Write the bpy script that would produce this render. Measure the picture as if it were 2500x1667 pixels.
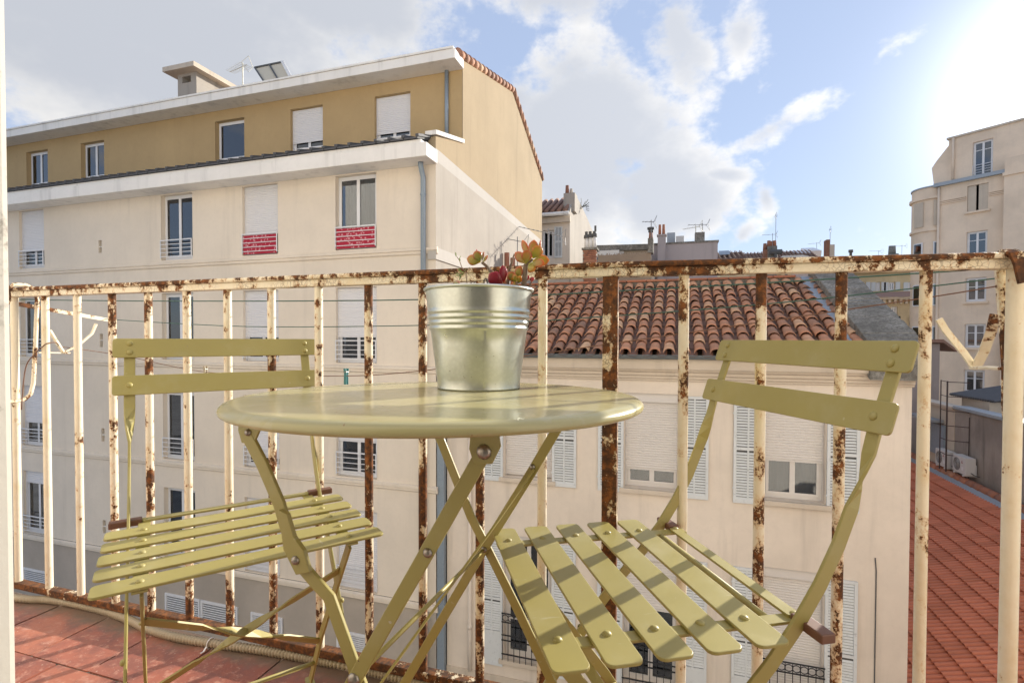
import bpy, math, random
from mathutils import Vector, Matrix
random.seed(7)
R = math.radians
scene = bpy.context.scene
for o in list(bpy.data.objects): bpy.data.objects.remove(o)
COL = scene.collection

# ------------------------------------------------------------------ camera
HC = 0.825
cam_d = bpy.data.cameras.new('camera'); cam = bpy.data.objects.new('camera', cam_d); COL.objects.link(cam)
cam_d.sensor_width = 36; cam_d.lens = 18.0; cam_d.shift_y = 18.5 / 2500
cam_d.clip_start = 0.02; cam_d.clip_end = 3000
CAMROT = Matrix.Rotation(R(17.6), 3, 'Z') @ Matrix.Rotation(R(90 - 1.1), 3, 'X') @ Matrix.Rotation(0.0024, 3, 'Z')
cam.matrix_world = Matrix.Translation((0, 0, HC)) @ CAMROT.to_4x4()
scene.camera = cam

# ------------------------------------------------------------------ light
SUN_AZ, SUN_EL = R(32), R(18.5)          # azimuth from +Y towards +X
sd = bpy.data.lights.new('sun', 'SUN'); sd.energy = 2.6; sd.angle = R(0.55); sd.color = (1.0, 0.925, 0.81)
sun = bpy.data.objects.new('sun', sd); COL.objects.link(sun)
to_sun = Vector((math.sin(SUN_AZ) * math.cos(SUN_EL), math.cos(SUN_AZ) * math.cos(SUN_EL), math.sin(SUN_EL)))
sun.rotation_euler = to_sun.to_track_quat('Z', 'Y').to_euler(); sun.location = to_sun * 60
scene.view_settings.view_transform = 'Standard'; scene.view_settings.look = 'None'
scene.view_settings.gamma = 1; scene.view_settings.exposure = 1.5; scene.view_settings.use_curve_mapping = False
scene.render.engine = 'CYCLES'
cy_ = scene.cycles; cy_.max_bounces = 6; cy_.diffuse_bounces = 4; cy_.glossy_bounces = 3; cy_.transmission_bounces = 4; cy_.transparent_max_bounces = 8; cy_.caustics_reflective = False; cy_.caustics_refractive = False
scene.render.resolution_x, scene.render.resolution_y = 1024, 682

def make_world():
    w = bpy.data.worlds.new('World'); scene.world = w; w.use_nodes = True
    nt = w.node_tree; nt.nodes.clear(); L = nt.links.new
    def N(t, **k):
        n = nt.nodes.new(t)
        for a, b in k.items(): setattr(n, a, b)
        return n
    def M(op, a, b=None, c=None, clamp=False):
        n = N('ShaderNodeMath', operation=op, use_clamp=clamp)
        for i, v in enumerate((a, b, c)):
            if v is None: continue
            if isinstance(v, (int, float)): n.inputs[i].default_value = v
            else: L(v, n.inputs[i])
        return n.outputs[0]
    out = N('ShaderNodeOutputWorld'); bg = N('ShaderNodeBackground')
    sky = N('ShaderNodeTexSky', sky_type='NISHITA'); sky.sun_disc = False
    sky.sun_elevation = SUN_EL; sky.sun_rotation = SUN_AZ; sky.altitude = 20
    sky.air_density = 1.0; sky.dust_density = 0.25; sky.ozone_density = 2.0
    tc = N('ShaderNodeTexCoord'); sx = N('ShaderNodeSeparateXYZ'); L(tc.outputs['Generated'], sx.inputs[0])
    def noise(scale, detail, rough, sc=(1, 1, 1), loc=(0, 0, 0), dist=0.0):
        mp = N('ShaderNodeMapping'); mp.inputs['Scale'].default_value = sc; mp.inputs['Location'].default_value = loc
        L(tc.outputs['Generated'], mp.inputs[0])
        n = N('ShaderNodeTexNoise'); L(mp.outputs[0], n.inputs['Vector'])
        n.inputs['Scale'].default_value = scale; n.inputs['Detail'].default_value = detail
        n.inputs['Roughness'].default_value = rough; n.inputs['Distortion'].default_value = dist
        return n.outputs['Fac']
    n1 = noise(4.2, 5, 0.60, (1, 1, 1.5)); n2 = noise(12, 5, 0.66, (1, 1, 1.4), (3, 1, 2)); n3 = noise(1.6, 1, 0.5, loc=(5, 2, 0))
    # cloud masses: (azimuth, elevation, half width, half height, tilt deg, weight)
    blobs = [(-52, 27, 25, 12, 0, 1.05), (-38, 33, 15, 8, 0, 1.0), (-27, 27, 4, 5, 0, .72),
             (-10, 20, 12, 10, -25, 1.15), (-2, 15.5, 9, 7, -20, 1.05), (-17, 25, 5, 5, 0, .85),
             (-12, 34, 9, 3.4, 0, .98), (0, 29.5, 4, 7.5, 20, .95), (6.5, 28.5, 3.5, 4, 0, .78), (4.5, 16.5, 4.5, 1.3, -12, .8), (8.6, 14, 1.4, 2.6, 15, .8), (6.5, 10.5, 2.6, 1.6, 40, .75),
             (9, 20, 6, 1.5, 22, .68), (20, 25, 5, 1.6, 15, .55),
             (120, 30, 45, 14, 0, .9), (-130, 32, 45, 16, 0, .9), (0, 62, 60, 10, 0, .8)]
    tot = None
    for (a0, e0, ra, re, t, wt) in blobs:
        A_, E_ = R(a0), R(e0)
        d0 = Vector((math.sin(A_) * math.cos(E_), math.cos(A_) * math.cos(E_), math.sin(E_)))
        ta = Vector((math.cos(A_), -math.sin(A_), 0)); te = ta.cross(d0)
        c_, s_ = math.cos(R(t)), math.sin(R(t)); tx = ta * c_ + te * s_; tz_ = te * c_ - ta * s_
        rm = Matrix((tx, tz_.cross(tx), tz_)).transposed()
        mp = N('ShaderNodeMapping', vector_type='TEXTURE'); mp.inputs['Location'].default_value = d0; mp.inputs['Rotation'].default_value = rm.to_euler()
        mp.inputs['Scale'].default_value = (math.sin(min(R(ra * 1.6), 1.4)), 0.9, math.sin(min(R(re * 1.6), 1.4)))
        L(tc.outputs['Generated'], mp.inputs[0])
        gr = N('ShaderNodeTexGradient', gradient_type='SPHERICAL'); L(mp.outputs[0], gr.inputs[0])
        g = M('MULTIPLY', gr.outputs['Fac'], wt)
        tot = g if tot is None else M('MAXIMUM', tot, g)
    f = M('ADD', tot, M('ADD', M('MULTIPLY', M('SUBTRACT', n1, 0.5), 1.9), M('MULTIPLY', M('SUBTRACT', n2, 0.5), 0.85)))
    dens = N('ShaderNodeMapRange', interpolation_type='SMOOTHSTEP'); L(f, dens.inputs[0])
    dens.inputs[1].default_value = 0.30; dens.inputs[2].default_value = 0.66
    thick = N('ShaderNodeMapRange', interpolation_type='SMOOTHSTEP'); L(M('ADD', M('ADD', tot, M('MULTIPLY', M('SUBTRACT', n1, 0.5), 1.0)), M('MULTIPLY', M('SUBTRACT', n3, 0.5), 0.5)), thick.inputs[0])
    thick.inputs[1].default_value = 0.30; thick.inputs[2].default_value = 0.80
    # clouds are lit from the sun's side: brighter towards the sun
    sd_ = N('ShaderNodeVectorMath', operation='DOT_PRODUCT'); L(tc.outputs['Generated'], sd_.inputs[0]); sd_.inputs[1].default_value = to_sun
    tow = M('MULTIPLY', M('ADD', sd_.outputs['Value'], 1), 0.5)
    tow3 = M('POWER', tow, 5.0)
    edge = N('ShaderNodeMixRGB'); edge.inputs[1].default_value = (4.1, 4.0, 3.85, 1); edge.inputs[2].default_value = (2.4, 2.52, 2.78, 1)
    L(thick.outputs[0], edge.inputs[0])
    lit = N('ShaderNodeMixRGB', blend_type='MULTIPLY'); lit.inputs[0].default_value = 1; L(edge.outputs[0], lit.inputs[1])
    br = M('ADD', 0.86, M('MULTIPLY', tow3, 0.25)); cb = N('ShaderNodeCombineXYZ'); [L(br, cb.inputs[i]) for i in range(3)]
    L(cb.outputs[0], lit.inputs[2])
    # glow of thin high cloud around the sun itself
    aur = M('MULTIPLY', M('POWER', M('MAXIMUM', sd_.outputs['Value'], 0), 120.0), 6.0)
    cb2 = N('ShaderNodeCombineXYZ'); [L(aur, cb2.inputs[i]) for i in range(3)]
    add = N('ShaderNodeMixRGB', blend_type='ADD'); add.inputs[0].default_value = 1
    mix = N('ShaderNodeMixRGB'); L(dens.outputs[0], mix.inputs[0])
    # thin veil whitening the blue
    veil = N('ShaderNodeMixRGB'); veil.inputs[0].default_value = 0.82; L(sky.outputs[0], veil.inputs[1]); veil.inputs[2].default_value = (1.68, 2.0, 2.75, 1)
    L(veil.outputs[0], mix.inputs[1]); L(lit.outputs[0], mix.inputs[2])
    L(mix.outputs[0], add.inputs[1]); L(cb2.outputs[0], add.inputs[2])
    L(add.outputs[0], bg.inputs[0]); bg.inputs[1].default_value = 0.10
    L(bg.outputs[0], out.inputs[0])
make_world()

# ------------------------------------------------------------------ helpers
ORG = {}
def V(*a): return Vector(a)
def ray(px, py):
    return CAMROT @ Vector(((px - 1250) / 1250, -(py - 852) / 1250, -1))
def at(px, py, Y=None, X=None, Z=None):      # photo survey: a sight line met with a plane of the place
    d = ray(px, py)
    t = Y / d.y if Y is not None else X / d.x if X is not None else (Z - HC) / d.z
    return Vector((0, 0, HC)) + d * t

def thing(name, label, cat, loc=(0, 0, 0), group=None, rotz=0.0):
    o = bpy.data.objects.new(name, None); COL.objects.link(o); o.location = loc; o.rotation_euler = (0, 0, rotz)
    o.empty_display_size = 0.1
    o['label'] = label; o['category'] = cat
    if group: o['group'] = group
    ORG[o] = Vector((0, 0, 0)) if rotz else Vector(loc)
    return o
def tag(o, label, cat, group=None):
    o['label'] = label; o['category'] = cat
    if group: o['group'] = group
    return o
def structure(o): o['kind'] = 'structure'; return o

class MB:
    def __init__(s): s.v = []; s.f = []
    def add(s, vs, fs):
        n = len(s.v); s.v += [tuple(v) for v in vs]; s.f += [tuple(i + n for i in f) for f in fs]; return s
    def box(s, x0, x1, y0, y1, z0, z1):
        if x0 > x1: x0, x1 = x1, x0
        if y0 > y1: y0, y1 = y1, y0
        if z0 > z1: z0, z1 = z1, z0
        vs = [(x, y, z) for z in (z0, z1) for y in (y0, y1) for x in (x0, x1)]
        return s.add(vs, [(0, 2, 3, 1), (4, 5, 7, 6), (0, 1, 5, 4), (2, 6, 7, 3), (0, 4, 6, 2), (1, 3, 7, 5)])
    def prism(s, pts, ext):
        n = len(pts); e = Vector(ext); p = [Vector(q) for q in pts]
        vs = p + [q + e for q in p]
        return s.add(vs, [tuple(range(n - 1, -1, -1)), tuple(range(n, 2 * n))] + [(i, (i + 1) % n, n + (i + 1) % n, n + i) for i in range(n)])
    def quad(s, a, b, c, d): return s.add([a, b, c, d], [(0, 1, 2, 3)])
    def tube(s, pts, r, n=8, cap=True):
        P = [Vector(p) for p in pts]; m = len(P); rr = r if isinstance(r, (list, tuple)) else [r] * m
        up = None; rings = []
        for i in range(m):
            t = (P[min(i + 1, m - 1)] - P[max(i - 1, 0)])
            t = t.normalized() if t.length > 1e-9 else Vector((0, 0, 1))
            if up is None: up = t.orthogonal().normalized()
            up = (up - t * up.dot(t)); up = up.normalized() if up.length > 1e-6 else t.orthogonal().normalized()
            b = t.cross(up)
            rings.append([P[i] + (up * math.cos(2 * math.pi * k / n) + b * math.sin(2 * math.pi * k / n)) * rr[i] for k in range(n)])
        vs = [v for g in rings for v in g]; fs = []
        for i in range(m - 1):
            for k in range(n): fs.append((i * n + k, i * n + (k + 1) % n, (i + 1) * n + (k + 1) % n, (i + 1) * n + k))
        if cap: fs += [tuple(range(n - 1, -1, -1)), tuple(range((m - 1) * n, m * n))]
        return s.add(vs, fs)
    def strip(s, pts, wd, width, thick):
        P = [Vector(p) for p in pts]; m = len(P); vs = []
        for i in range(m):
            t = (P[min(i + 1, m - 1)] - P[max(i - 1, 0)]).normalized()
            w = Vector(wd[i] if isinstance(wd, list) else wd); w = (w - t * w.dot(t)).normalized(); nn = t.cross(w)
            W = (width[i] if isinstance(width, list) else width) / 2; T = thick / 2
            vs += [P[i] + w * W + nn * T, P[i] - w * W + nn * T, P[i] - w * W - nn * T, P[i] + w * W - nn * T]
        fs = [(3, 2, 1, 0), tuple(range(4 * m - 4, 4 * m))]
        for i in range(m - 1):
            for k in range(4): fs.append((i * 4 + k, i * 4 + (k + 1) % 4, i * 4 + 4 + (k + 1) % 4, i * 4 + 4 + k))
        return s.add(vs, fs)
    def lathe(s, prof, n=48, c=(0, 0, 0)):
        m = len(prof); vs = [(c[0] + r * math.cos(2 * math.pi * k / n), c[1] + r * math.sin(2 * math.pi * k / n), c[2] + z) for r, z in prof for k in range(n)]
        fs = [(i * n + k, i * n + (k + 1) % n, (i + 1) * n + (k + 1) % n, (i + 1) * n + k) for i in range(m - 1) for k in range(n)]
        return s.add(vs, fs)
    def dome(s, c, nrm, r, h, n=10):
        c = Vector(c); nrm = Vector(nrm).normalized(); a = nrm.orthogonal().normalized(); b = nrm.cross(a); vs = []
        prof = [(1, -0.6), (1, 0.1), (.8, .6), (.45, .92)]
        for q, z in prof: vs += [c + (a * math.cos(2 * math.pi * k / n) + b * math.sin(2 * math.pi * k / n)) * r * q + nrm * h * z for k in range(n)]
        vs.append(c + nrm * h); m = len(prof)
        fs = [(i * n + k, i * n + (k + 1) % n, (i + 1) * n + (k + 1) % n, (i + 1) * n + k) for i in range(m - 1) for k in range(n)]
        fs += [((m - 1) * n + k, (m - 1) * n + (k + 1) % n, m * n) for k in range(n)]
        return s.add(vs, fs)
    def rboard(s, c, ux, uy, hx, hy, thick, rad=0.006, seg=3):      # flat board with rounded corners
        c, ux, uy = Vector(c), Vector(ux).normalized(), Vector(uy).normalized(); nn = ux.cross(uy); pts = []
        for (sx, sy, a0) in ((1, 1, 0), (-1, 1, 90), (-1, -1, 180), (1, -1, 270)):
            for k in range(seg + 1):
                a = R(a0 + 90 * k / seg)
                pts.append(c + ux * (sx * (hx - rad) + rad * math.cos(a)) + uy * (sy * (hy - rad) + rad * math.sin(a)) - nn * thick / 2)
        return s.prism(pts, nn * thick)
    def wall(s, x0, x1, z0, z1, holes, y, rev):
        xs = sorted({x0, x1} | {h[0] for h in holes} | {h[1] for h in holes}); zs = sorted({z0, z1} | {h[2] for h in holes} | {h[3] for h in holes})
        for i in range(len(xs) - 1):
            for j in range(len(zs) - 1):
                cx, cz = (xs[i] + xs[i + 1]) / 2, (zs[j] + zs[j + 1]) / 2
                if any(h[0] < cx < h[1] and h[2] < cz < h[3] for h in holes): continue
                s.quad((xs[i], y, zs[j]), (xs[i + 1], y, zs[j]), (xs[i + 1], y, zs[j + 1]), (xs[i], y, zs[j + 1]))
        for (a, b, c, d) in holes:
            s.quad((a, y, c), (a, y + rev, c), (b, y + rev, c), (b, y, c)); s.quad((a, y, d), (b, y, d), (b, y + rev, d), (a, y + rev, d))
            s.quad((a, y, c), (a, y, d), (a, y + rev, d), (a, y + rev, c)); s.quad((b, y, c), (b, y + rev, c), (b, y + rev, d), (b, y, d))
        return s
    def mesh(s, name, mat, smooth=False, o=Vector((0, 0, 0))):
        me = bpy.data.meshes.new(name); me.from_pydata([(v[0] - o.x, v[1] - o.y, v[2] - o.z) for v in s.v], [], s.f); me.validate(); me.update()
        if mat: me.materials.append(mat)
        if smooth: me.polygons.foreach_set('use_smooth', [True] * len(me.polygons))
        return me
    def build(s, name, mat, parent=None, smooth=False, bevel=0, angle=None):
        o = ORG.get(parent, Vector((0, 0, 0)))
        ob = bpy.data.objects.new(name, s.mesh(name, mat, smooth or bool(angle), o)); COL.objects.link(ob)
        if parent: ob.parent = parent; ORG[ob] = o
        if angle:
            me = ob.data
            try: me.set_sharp_from_angle(angle=R(angle))
            except Exception: pass
        if bevel:
            md = ob.modifiers.new('bevel', 'BEVEL'); md.width = bevel; md.segments = 2; md.limit_method = 'ANGLE'; md.angle_limit = R(40)
        return ob
def inst(name, mesh, parent, mw):
    ob = bpy.data.objects.new(name, mesh); COL.objects.link(ob); ob.parent = parent; ob.matrix_basis = mw; return ob
def copy_tree(o, parent=None):
    c = o.copy(); COL.objects.link(c); c.parent = parent
    for ch in o.children: copy_tree(ch, c)
    return c

# ------------------------------------------------------------------ materials
class Mt:
    def __init__(s, name):
        s.m = bpy.data.materials.new(name); s.m.use_nodes = True; s.nt = s.m.node_tree; s.nt.nodes.clear()
        s.out = s.n('ShaderNodeOutputMaterial'); s.b = s.n('ShaderNodeBsdfPrincipled'); s.L(s.b.outputs[0], s.out.inputs[0])
        s.tc = s.n('ShaderNodeTexCoord')
    def n(s, t, **k):
        x = s.nt.nodes.new(t)
        for a, b in k.items(): setattr(x, a, b)
        return x
    def L(s, a, b): s.nt.links.new(a, b)
    def setp(s, **k):
        for a, v in k.items():
            i = s.b.inputs[a.replace('_', ' ')]
            if hasattr(v, 'is_linked') or hasattr(v, 'links'): s.L(v, i)
            else: i.default_value = (*v, 1) if isinstance(v, tuple) and len(v) == 3 else v
    def noise(s, scale, detail=4, rough=0.55, sc=None, co='Object', dist=0):
        x = s.n('ShaderNodeTexNoise'); x.inputs['Scale'].default_value = scale; x.inputs['Detail'].default_value = detail
        x.inputs['Roughness'].default_value = rough; x.inputs['Distortion'].default_value = dist
        src = s.tc.outputs[co]
        if sc: mp = s.n('ShaderNodeMapping'); mp.inputs['Scale'].default_value = sc; s.L(src, mp.inputs[0]); src = mp.outputs[0]
        s.L(src, x.inputs['Vector']); return x.outputs['Fac']
    def vor(s, scale, feature='F1', sc=None):
        x = s.n('ShaderNodeTexVoronoi', feature=feature); x.inputs['Scale'].default_value = scale
        src = s.tc.outputs['Object']
        if sc: mp = s.n('ShaderNodeMapping'); mp.inputs['Scale'].default_value = sc; s.L(src, mp.inputs[0]); src = mp.outputs[0]
        s.L(src, x.inputs['Vector']); return x
    def ramp(s, fac, stops):
        x = s.n('ShaderNodeValToRGB'); e = x.color_ramp.elements
        while len(e) < len(stops): e.new(0.5)
        for q, (p, c) in zip(e, stops): q.position = p; q.color = (*c, 1) if isinstance(c, tuple) else (c, c, c, 1)
        s.L(fac, x.inputs[0]); return x.outputs[0]
    def mr(s, fac, a, b, c=0, d=1):
        x = s.n('ShaderNodeMapRange', interpolation_type='SMOOTHSTEP'); s.L(fac, x.inputs[0])
        for i, v in zip((1, 2, 3, 4), (a, b, c, d)): x.inputs[i].default_value = v
        return x.outputs[0]
    def mix(s, f, a, b, mode='MIX'):
        x = s.n('ShaderNodeMixRGB', blend_type=mode)
        for i, v in enumerate((f, a, b)):
            if isinstance(v, tuple): x.inputs[i].default_value = (*v, 1)
            elif isinstance(v, (int, float)): x.inputs[i].default_value = v
            else: s.L(v, x.inputs[i])
        return x.outputs[0]
    def math(s, op, a, b=0.0, clamp=False):
        x = s.n('ShaderNodeMath', operation=op, use_clamp=clamp)
        for i, v in enumerate((a, b)):
            if isinstance(v, (int, float)): x.inputs[i].default_value = v
            else: s.L(v, x.inputs[i])
        return x.outputs[0]
    def bump(s, h, strength=0.3, dist=0.01):
        x = s.n('ShaderNodeBump'); x.inputs['Strength'].default_value = strength; x.inputs['Distance'].default_value = dist
        s.L(h, x.inputs['Height']); s.L(x.outputs[0], s.b.inputs['Normal'])
    def rnd(s): return s.n('ShaderNodeObjectInfo').outputs['Random']

def sc_(c, k): return tuple(min(1, x * k) for x in c)
def plaster(name, c, var=0.10, bump=0.25, rough=0.9, streak=0.10, scale=1.0, stain=0.0):
    m = Mt(name)
    a = m.noise(0.5 * scale, 5, 0.6); b = m.noise(9 * scale, 5, 0.65); st = m.noise(2.2 * scale, 5, 0.6, sc=(1.6, 1.6, 0.12))
    col = m.mix(m.mr(a, 0.3, 0.7), sc_(c, 1 - var), sc_(c, 1 + var))
    col = m.mix(m.mr(st, 0.5, 0.78, 0, streak * 4), col, sc_(c, 0.72))
    col = m.mix(m.mr(b, 0.45, 0.8, 0, 0.25), col, sc_(c, 0.82))
    if stain:
        s2 = m.noise(1.1 if scale < 3 else 9, 6, 0.75, sc=(1, 1, 0.35 if scale < 3 else 1)); col = m.mix(m.mr(s2, 0.5, 0.72, 0, stain), col, (0.12, 0.115, 0.11))
    if scale > 3: col = m.mix(m.mr(m.noise(16, 5, .75), .42, .62, 0, .75), col, (.13, .12, .10)); col = m.mix(m.mr(m.noise(55, 3, .6), .6, .72, 0, .6), col, (.5, .47, .41))
    m.setp(Base_Color=col, Roughness=rough); m.b.inputs['Specular IOR Level'].default_value = 0.25
    m.bump(m.mix(0.4, m.noise(26 * scale, 6, 0.7), m.noise(120 * scale, 3, 0.6)), bump, 0.02)
    return m.m
def paint(name, c, rough=0.45, var=0.08, dirt=0.12, scale=30, spec=0.5):
    m = Mt(name); a = m.noise(scale, 5, 0.6); b = m.noise(scale * 0.15, 3)
    col = m.mix(m.mr(a, 0.55, 0.8, 0, dirt), sc_(c, 1), sc_(c, 0.55)); col = m.mix(m.mr(b, 0.3, 0.7, 0, var * 3), col, sc_(c, 0.86))
    m.setp(Base_Color=col, Roughness=m.mr(a, 0.3, 0.7, rough - 0.07, rough + 0.1)); m.b.inputs['Specular IOR Level'].default_value = spec
    m.bump(m.noise(scale * 5, 3), 0.05, 0.002); return m.m
def rusty(name, amount, seed=0.0, crack=True, top=0.0, fs=1.0):
    """cream paint flaking off rusted iron; amount = how much has flaked"""
    m = Mt(name)
    mp = m.n('ShaderNodeMapping'); mp.inputs['Location'].default_value = (seed, seed * 1.7, seed * 0.6); m.L(m.tc.outputs['Object'], mp.inputs[0])
    def nz(scale, d, r, sc=(1, 1, 1), lac=2.0):
        q = m.n('ShaderNodeMapping'); q.inputs['Scale'].default_value = sc; m.L(mp.outputs[0], q.inputs[0])
        x = m.n('ShaderNodeTexNoise'); x.inputs['Scale'].default_value = scale; x.inputs['Detail'].default_value = d; x.inputs['Roughness'].default_value = r
        m.L(q.outputs[0], x.inputs['Vector']); return x.outputs['Fac']
    big = nz(4.5, 3, 0.55); mid = nz(48 * fs, 5, 0.62, (1, 1, .6)); fine = nz(150, 4, 0.6)
    vo = m.n('ShaderNodeTexVoronoi', feature='DISTANCE_TO_EDGE'); vo.inputs['Scale'].default_value = 105; m.L(mp.outputs[0], vo.inputs['Vector'])
    dr = m.n('ShaderNodeVectorMath', operation='ADD')
    # flake mask
    f = m.math('ADD', m.math('MULTIPLY', big, 0.70), m.math('MULTIPLY', mid, 0.75))
    f = m.math('ADD', f, m.math('MULTIPLY', fine, 0.22))
    if top:
        geo = m.n('ShaderNodeNewGeometry'); sp = m.n('ShaderNodeSeparateXYZ'); m.L(m.tc.outputs['Object'], sp.inputs[0])
        f = m.math('ADD', f, m.mr(sp.outputs[2], 0.968, 0.977, 0, top))
    jz = m.n('ShaderNodeSeparateXYZ'); m.L(m.tc.outputs['Object'], jz.inputs[0])
    if not top: f = m.math('ADD', f, m.math('ADD', m.mr(jz.outputs[2], .86, .96, 0, .07), m.mr(jz.outputs[2], .22, .04, 0, .07)))
    f = m.math('ADD', f, m.math('MULTIPLY', m.math('SUBTRACT', nz(330, 3, .6), .5), .16))
    th = 0.995 - amount
    mask = m.mr(f, th, th + 0.035)
    halo = m.mr(f, th - 0.07, th + 0.02, 0, 0.6)
    rustc = m.ramp(nz(70, 5, 0.7), [(0.30, (0.035, 0.02, 0.013)), (0.48, (0.095, 0.04, 0.016)), (0.62, (0.24, 0.085, 0.022)), (0.78, (0.34, 0.16, 0.055))])
    dirt = m.mix(m.mr(nz(14, 4, 0.6), 0.45, 0.75, 0, .7), (0.80, 0.735, 0.57), (0.70, 0.58, 0.36))
    pt = m.mix(halo, dirt, (0.56, 0.30, 0.09))
    if crack:
        ck = m.math('MULTIPLY', m.mr(vo.outputs['Distance'], 0.0, 0.09, 1, 0), m.mr(m.math('ADD', big, amount * 1.4), 0.52, 0.66, 0, .6))
        pt = m.mix(ck, pt, (0.10, 0.05, 0.02))
    m.setp(Base_Color=m.mix(mask, pt, rustc), Roughness=m.mr(mask, 0, 1, 0.5, 0.9))
    m.bump(m.math('ADD', m.math('MULTIPLY', mask, -0.5), m.math('MULTIPLY', fine, 0.35)), 0.9, 0.0025)
    return m.m
def terracotta(name, base, dark, light, rough=0.85, perobj=True, gray=0.25):
    m = Mt(name)
    r = m.rnd()
    col = m.ramp(r, [(0.0, dark), (0.35, base), (0.7, sc_(base, 1.15)), (1.0, light)]) if perobj else m.mix(0, base, base)
    a = m.noise(5, 6, 0.65); b = m.noise(22, 5, 0.7)
    col = m.mix(m.mr(a, 0.48, 0.72, 0, gray * 2.4), col, (0.16, 0.125, 0.10)); col = m.mix(m.mr(b, 0.5, 0.8, 0, 0.4), col, sc_(light, 0.9))
    if perobj:
        geo = m.n('ShaderNodeNewGeometry'); ms = m.n('ShaderNodeTexNoise'); ms.inputs['Scale'].default_value = 2.6; ms.inputs['Detail'].default_value = 6; ms.inputs['Roughness'].default_value = .72; m.L(geo.outputs['Position'], ms.inputs['Vector'])
        col = m.mix(m.mr(ms.outputs['Fac'], .55, .70, 0, gray * 2.2), col, (.20, .17, .125))
    m.setp(Base_Color=col, Roughness=rough); m.bump(b, 0.35, 0.01); return m.m
def metal(name, c, rough=0.35, metallic=1.0, bump=0.05):
    m = Mt(name); a = m.noise(60, 5, 0.6); m.setp(Base_Color=m.mix(m.mr(a, 0.4, 0.7, 0, .6), c, sc_(c, .8)), Roughness=m.mr(m.noise(14, 4), 0.3, 0.7, rough - 0.08, rough + 0.12), Metallic=metallic)
    m.bump(a, bump, 0.002); return m.m
def glass(name='window_glass', refl=0.06):
    m = Mt(name); t = m.n('ShaderNodeBsdfTransparent'); t.inputs[0].default_value = (0.55, 0.58, 0.6, 1)
    g = m.n('ShaderNodeBsdfGlossy'); g.inputs['Roughness'].default_value = 0.015; g.inputs[0].default_value = (0.95, 0.97, 1, 1)
    lw = m.n('ShaderNodeFresnel'); lw.inputs[0].default_value = 1.5
    mx = m.n('ShaderNodeMixShader'); m.L(m.math('ADD', m.math('MULTIPLY', lw.outputs[0], 1.3), refl, True), mx.inputs[0]); m.L(t.outputs[0], mx.inputs[1]); m.L(g.outputs[0], mx.inputs[2])
    m.L(mx.outputs[0], m.out.inputs[0]); return m.m

OLIVE = (0.365, 0.315, 0.098)
K = {}
def olive():
    m = Mt('olive_enamel'); a = m.noise(22, 5, 0.6); b = m.noise(4, 3); ch = m.noise(95, 4, 0.62); scr = m.noise(60, 4, 0.65, sc=(1, .16, 1)); dust = m.noise(9, 6, 0.7)
    col = m.mix(m.mr(b, 0.35, 0.7, 0, 0.5), OLIVE, sc_(OLIVE, 0.86))
    col = m.mix(m.mr(dust, 0.48, 0.72, 0, 0.28), col, (0.44, 0.41, 0.27))
    col = m.mix(m.mr(scr, 0.68, 0.74, 0, 0.5), col, (0.52, 0.49, 0.36))
    chip = m.mr(ch, 0.715, 0.735); col = m.mix(chip, col, m.mix(m.mr(a, .4, .6), (0.12, 0.06, 0.03), (0.50, 0.46, 0.34)))
    m.setp(Base_Color=col, Roughness=m.mr(dust, 0.3, 0.7, 0.36, 0.56)); m.b.inputs['Specular IOR Level'].default_value = 0.6
    m.bump(m.math('ADD', m.math('MULTIPLY', chip, -.5), m.math('MULTIPLY', m.noise(30, 3), .15)), 0.25, 0.001); return m.m
def olive_top():
    m = Mt('olive_table_enamel'); a = m.noise(14, 4, 0.6); b = m.noise(3.0, 3, 0.5); c = m.noise(3.4, 4, 0.6, sc=(1.0, 3.4, 1)); sp = m.noise(190, 2, .5)
    col = m.mix(m.mr(b, 0.35, 0.7, 0, 0.4), (0.45, 0.41, 0.20), (0.48, 0.44, 0.24))
    col = m.mix(m.mr(c, 0.60, 0.74, 0, 0.22), col, (0.42, 0.26, 0.12)); col = m.mix(m.mr(sp, 0.74, 0.78, 0, 0.5), col, (0.5, 0.47, 0.33)); wm = m.noise(20, 5, .7); col = m.mix(m.mr(wm, .54, .62, 0, .22), col, (.55, .52, .38)); col = m.mix(m.mr(m.noise(75, 4, .6), .70, .73, 0, .7), col, (.30, .17, .08))
    m.setp(Base_Color=col, Roughness=m.mr(a, 0.3, 0.75, 0.17, 0.24)); m.b.inputs['Specular IOR Level'].default_value = 0.5
    return m.m
K['olive'] = olive(); K['olive_top'] = olive_top()
K['steel'] = metal('dull_steel', (0.36, 0.33, 0.29), 0.42)
def galvanised():
    m = Mt('galvanised_tin'); v = m.vor(150); sp = m.noise(11, 4, .6); sm = m.noise(60, 5, .65, sc=(1, 1, .3)); dn = m.noise(16, 2, .5)
    col = m.mix(m.mr(v.outputs['Distance'], .1, .7, 0, .35), (.62, .65, .59), (.50, .53, .48)); col = m.mix(m.mr(sm, .58, .72, 0, .45), col, (.40, .40, .34)); col = m.mix(m.mr(m.noise(130, 3), .70, .74, 0, .7), col, (.22, .20, .16))
    m.setp(Base_Color=col, Metallic=.95, Roughness=m.mr(sp, .3, .7, .27, .44)); m.bump(m.math('ADD', dn, m.math('MULTIPLY', sm, .05)), .10, .02); return m.m
K['galv'] = galvanised()
K['brown_rubber'] = paint('brown_plastic', (0.16, 0.075, 0.045), 0.5)
K['cream'] = plaster('cream_render', (0.785, 0.695, 0.58), 0.06, 0.16, streak=0.085)
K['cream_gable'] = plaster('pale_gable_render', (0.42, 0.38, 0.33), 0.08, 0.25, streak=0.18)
K['strip'] = plaster('light_painted_band', (0.49, 0.46, 0.42), 0.04, 0.1, streak=0.06)
K['ochre'] = plaster('ochre_render', (0.50, 0.36, 0.19), 0.06, 0.5, streak=0.05)
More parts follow.
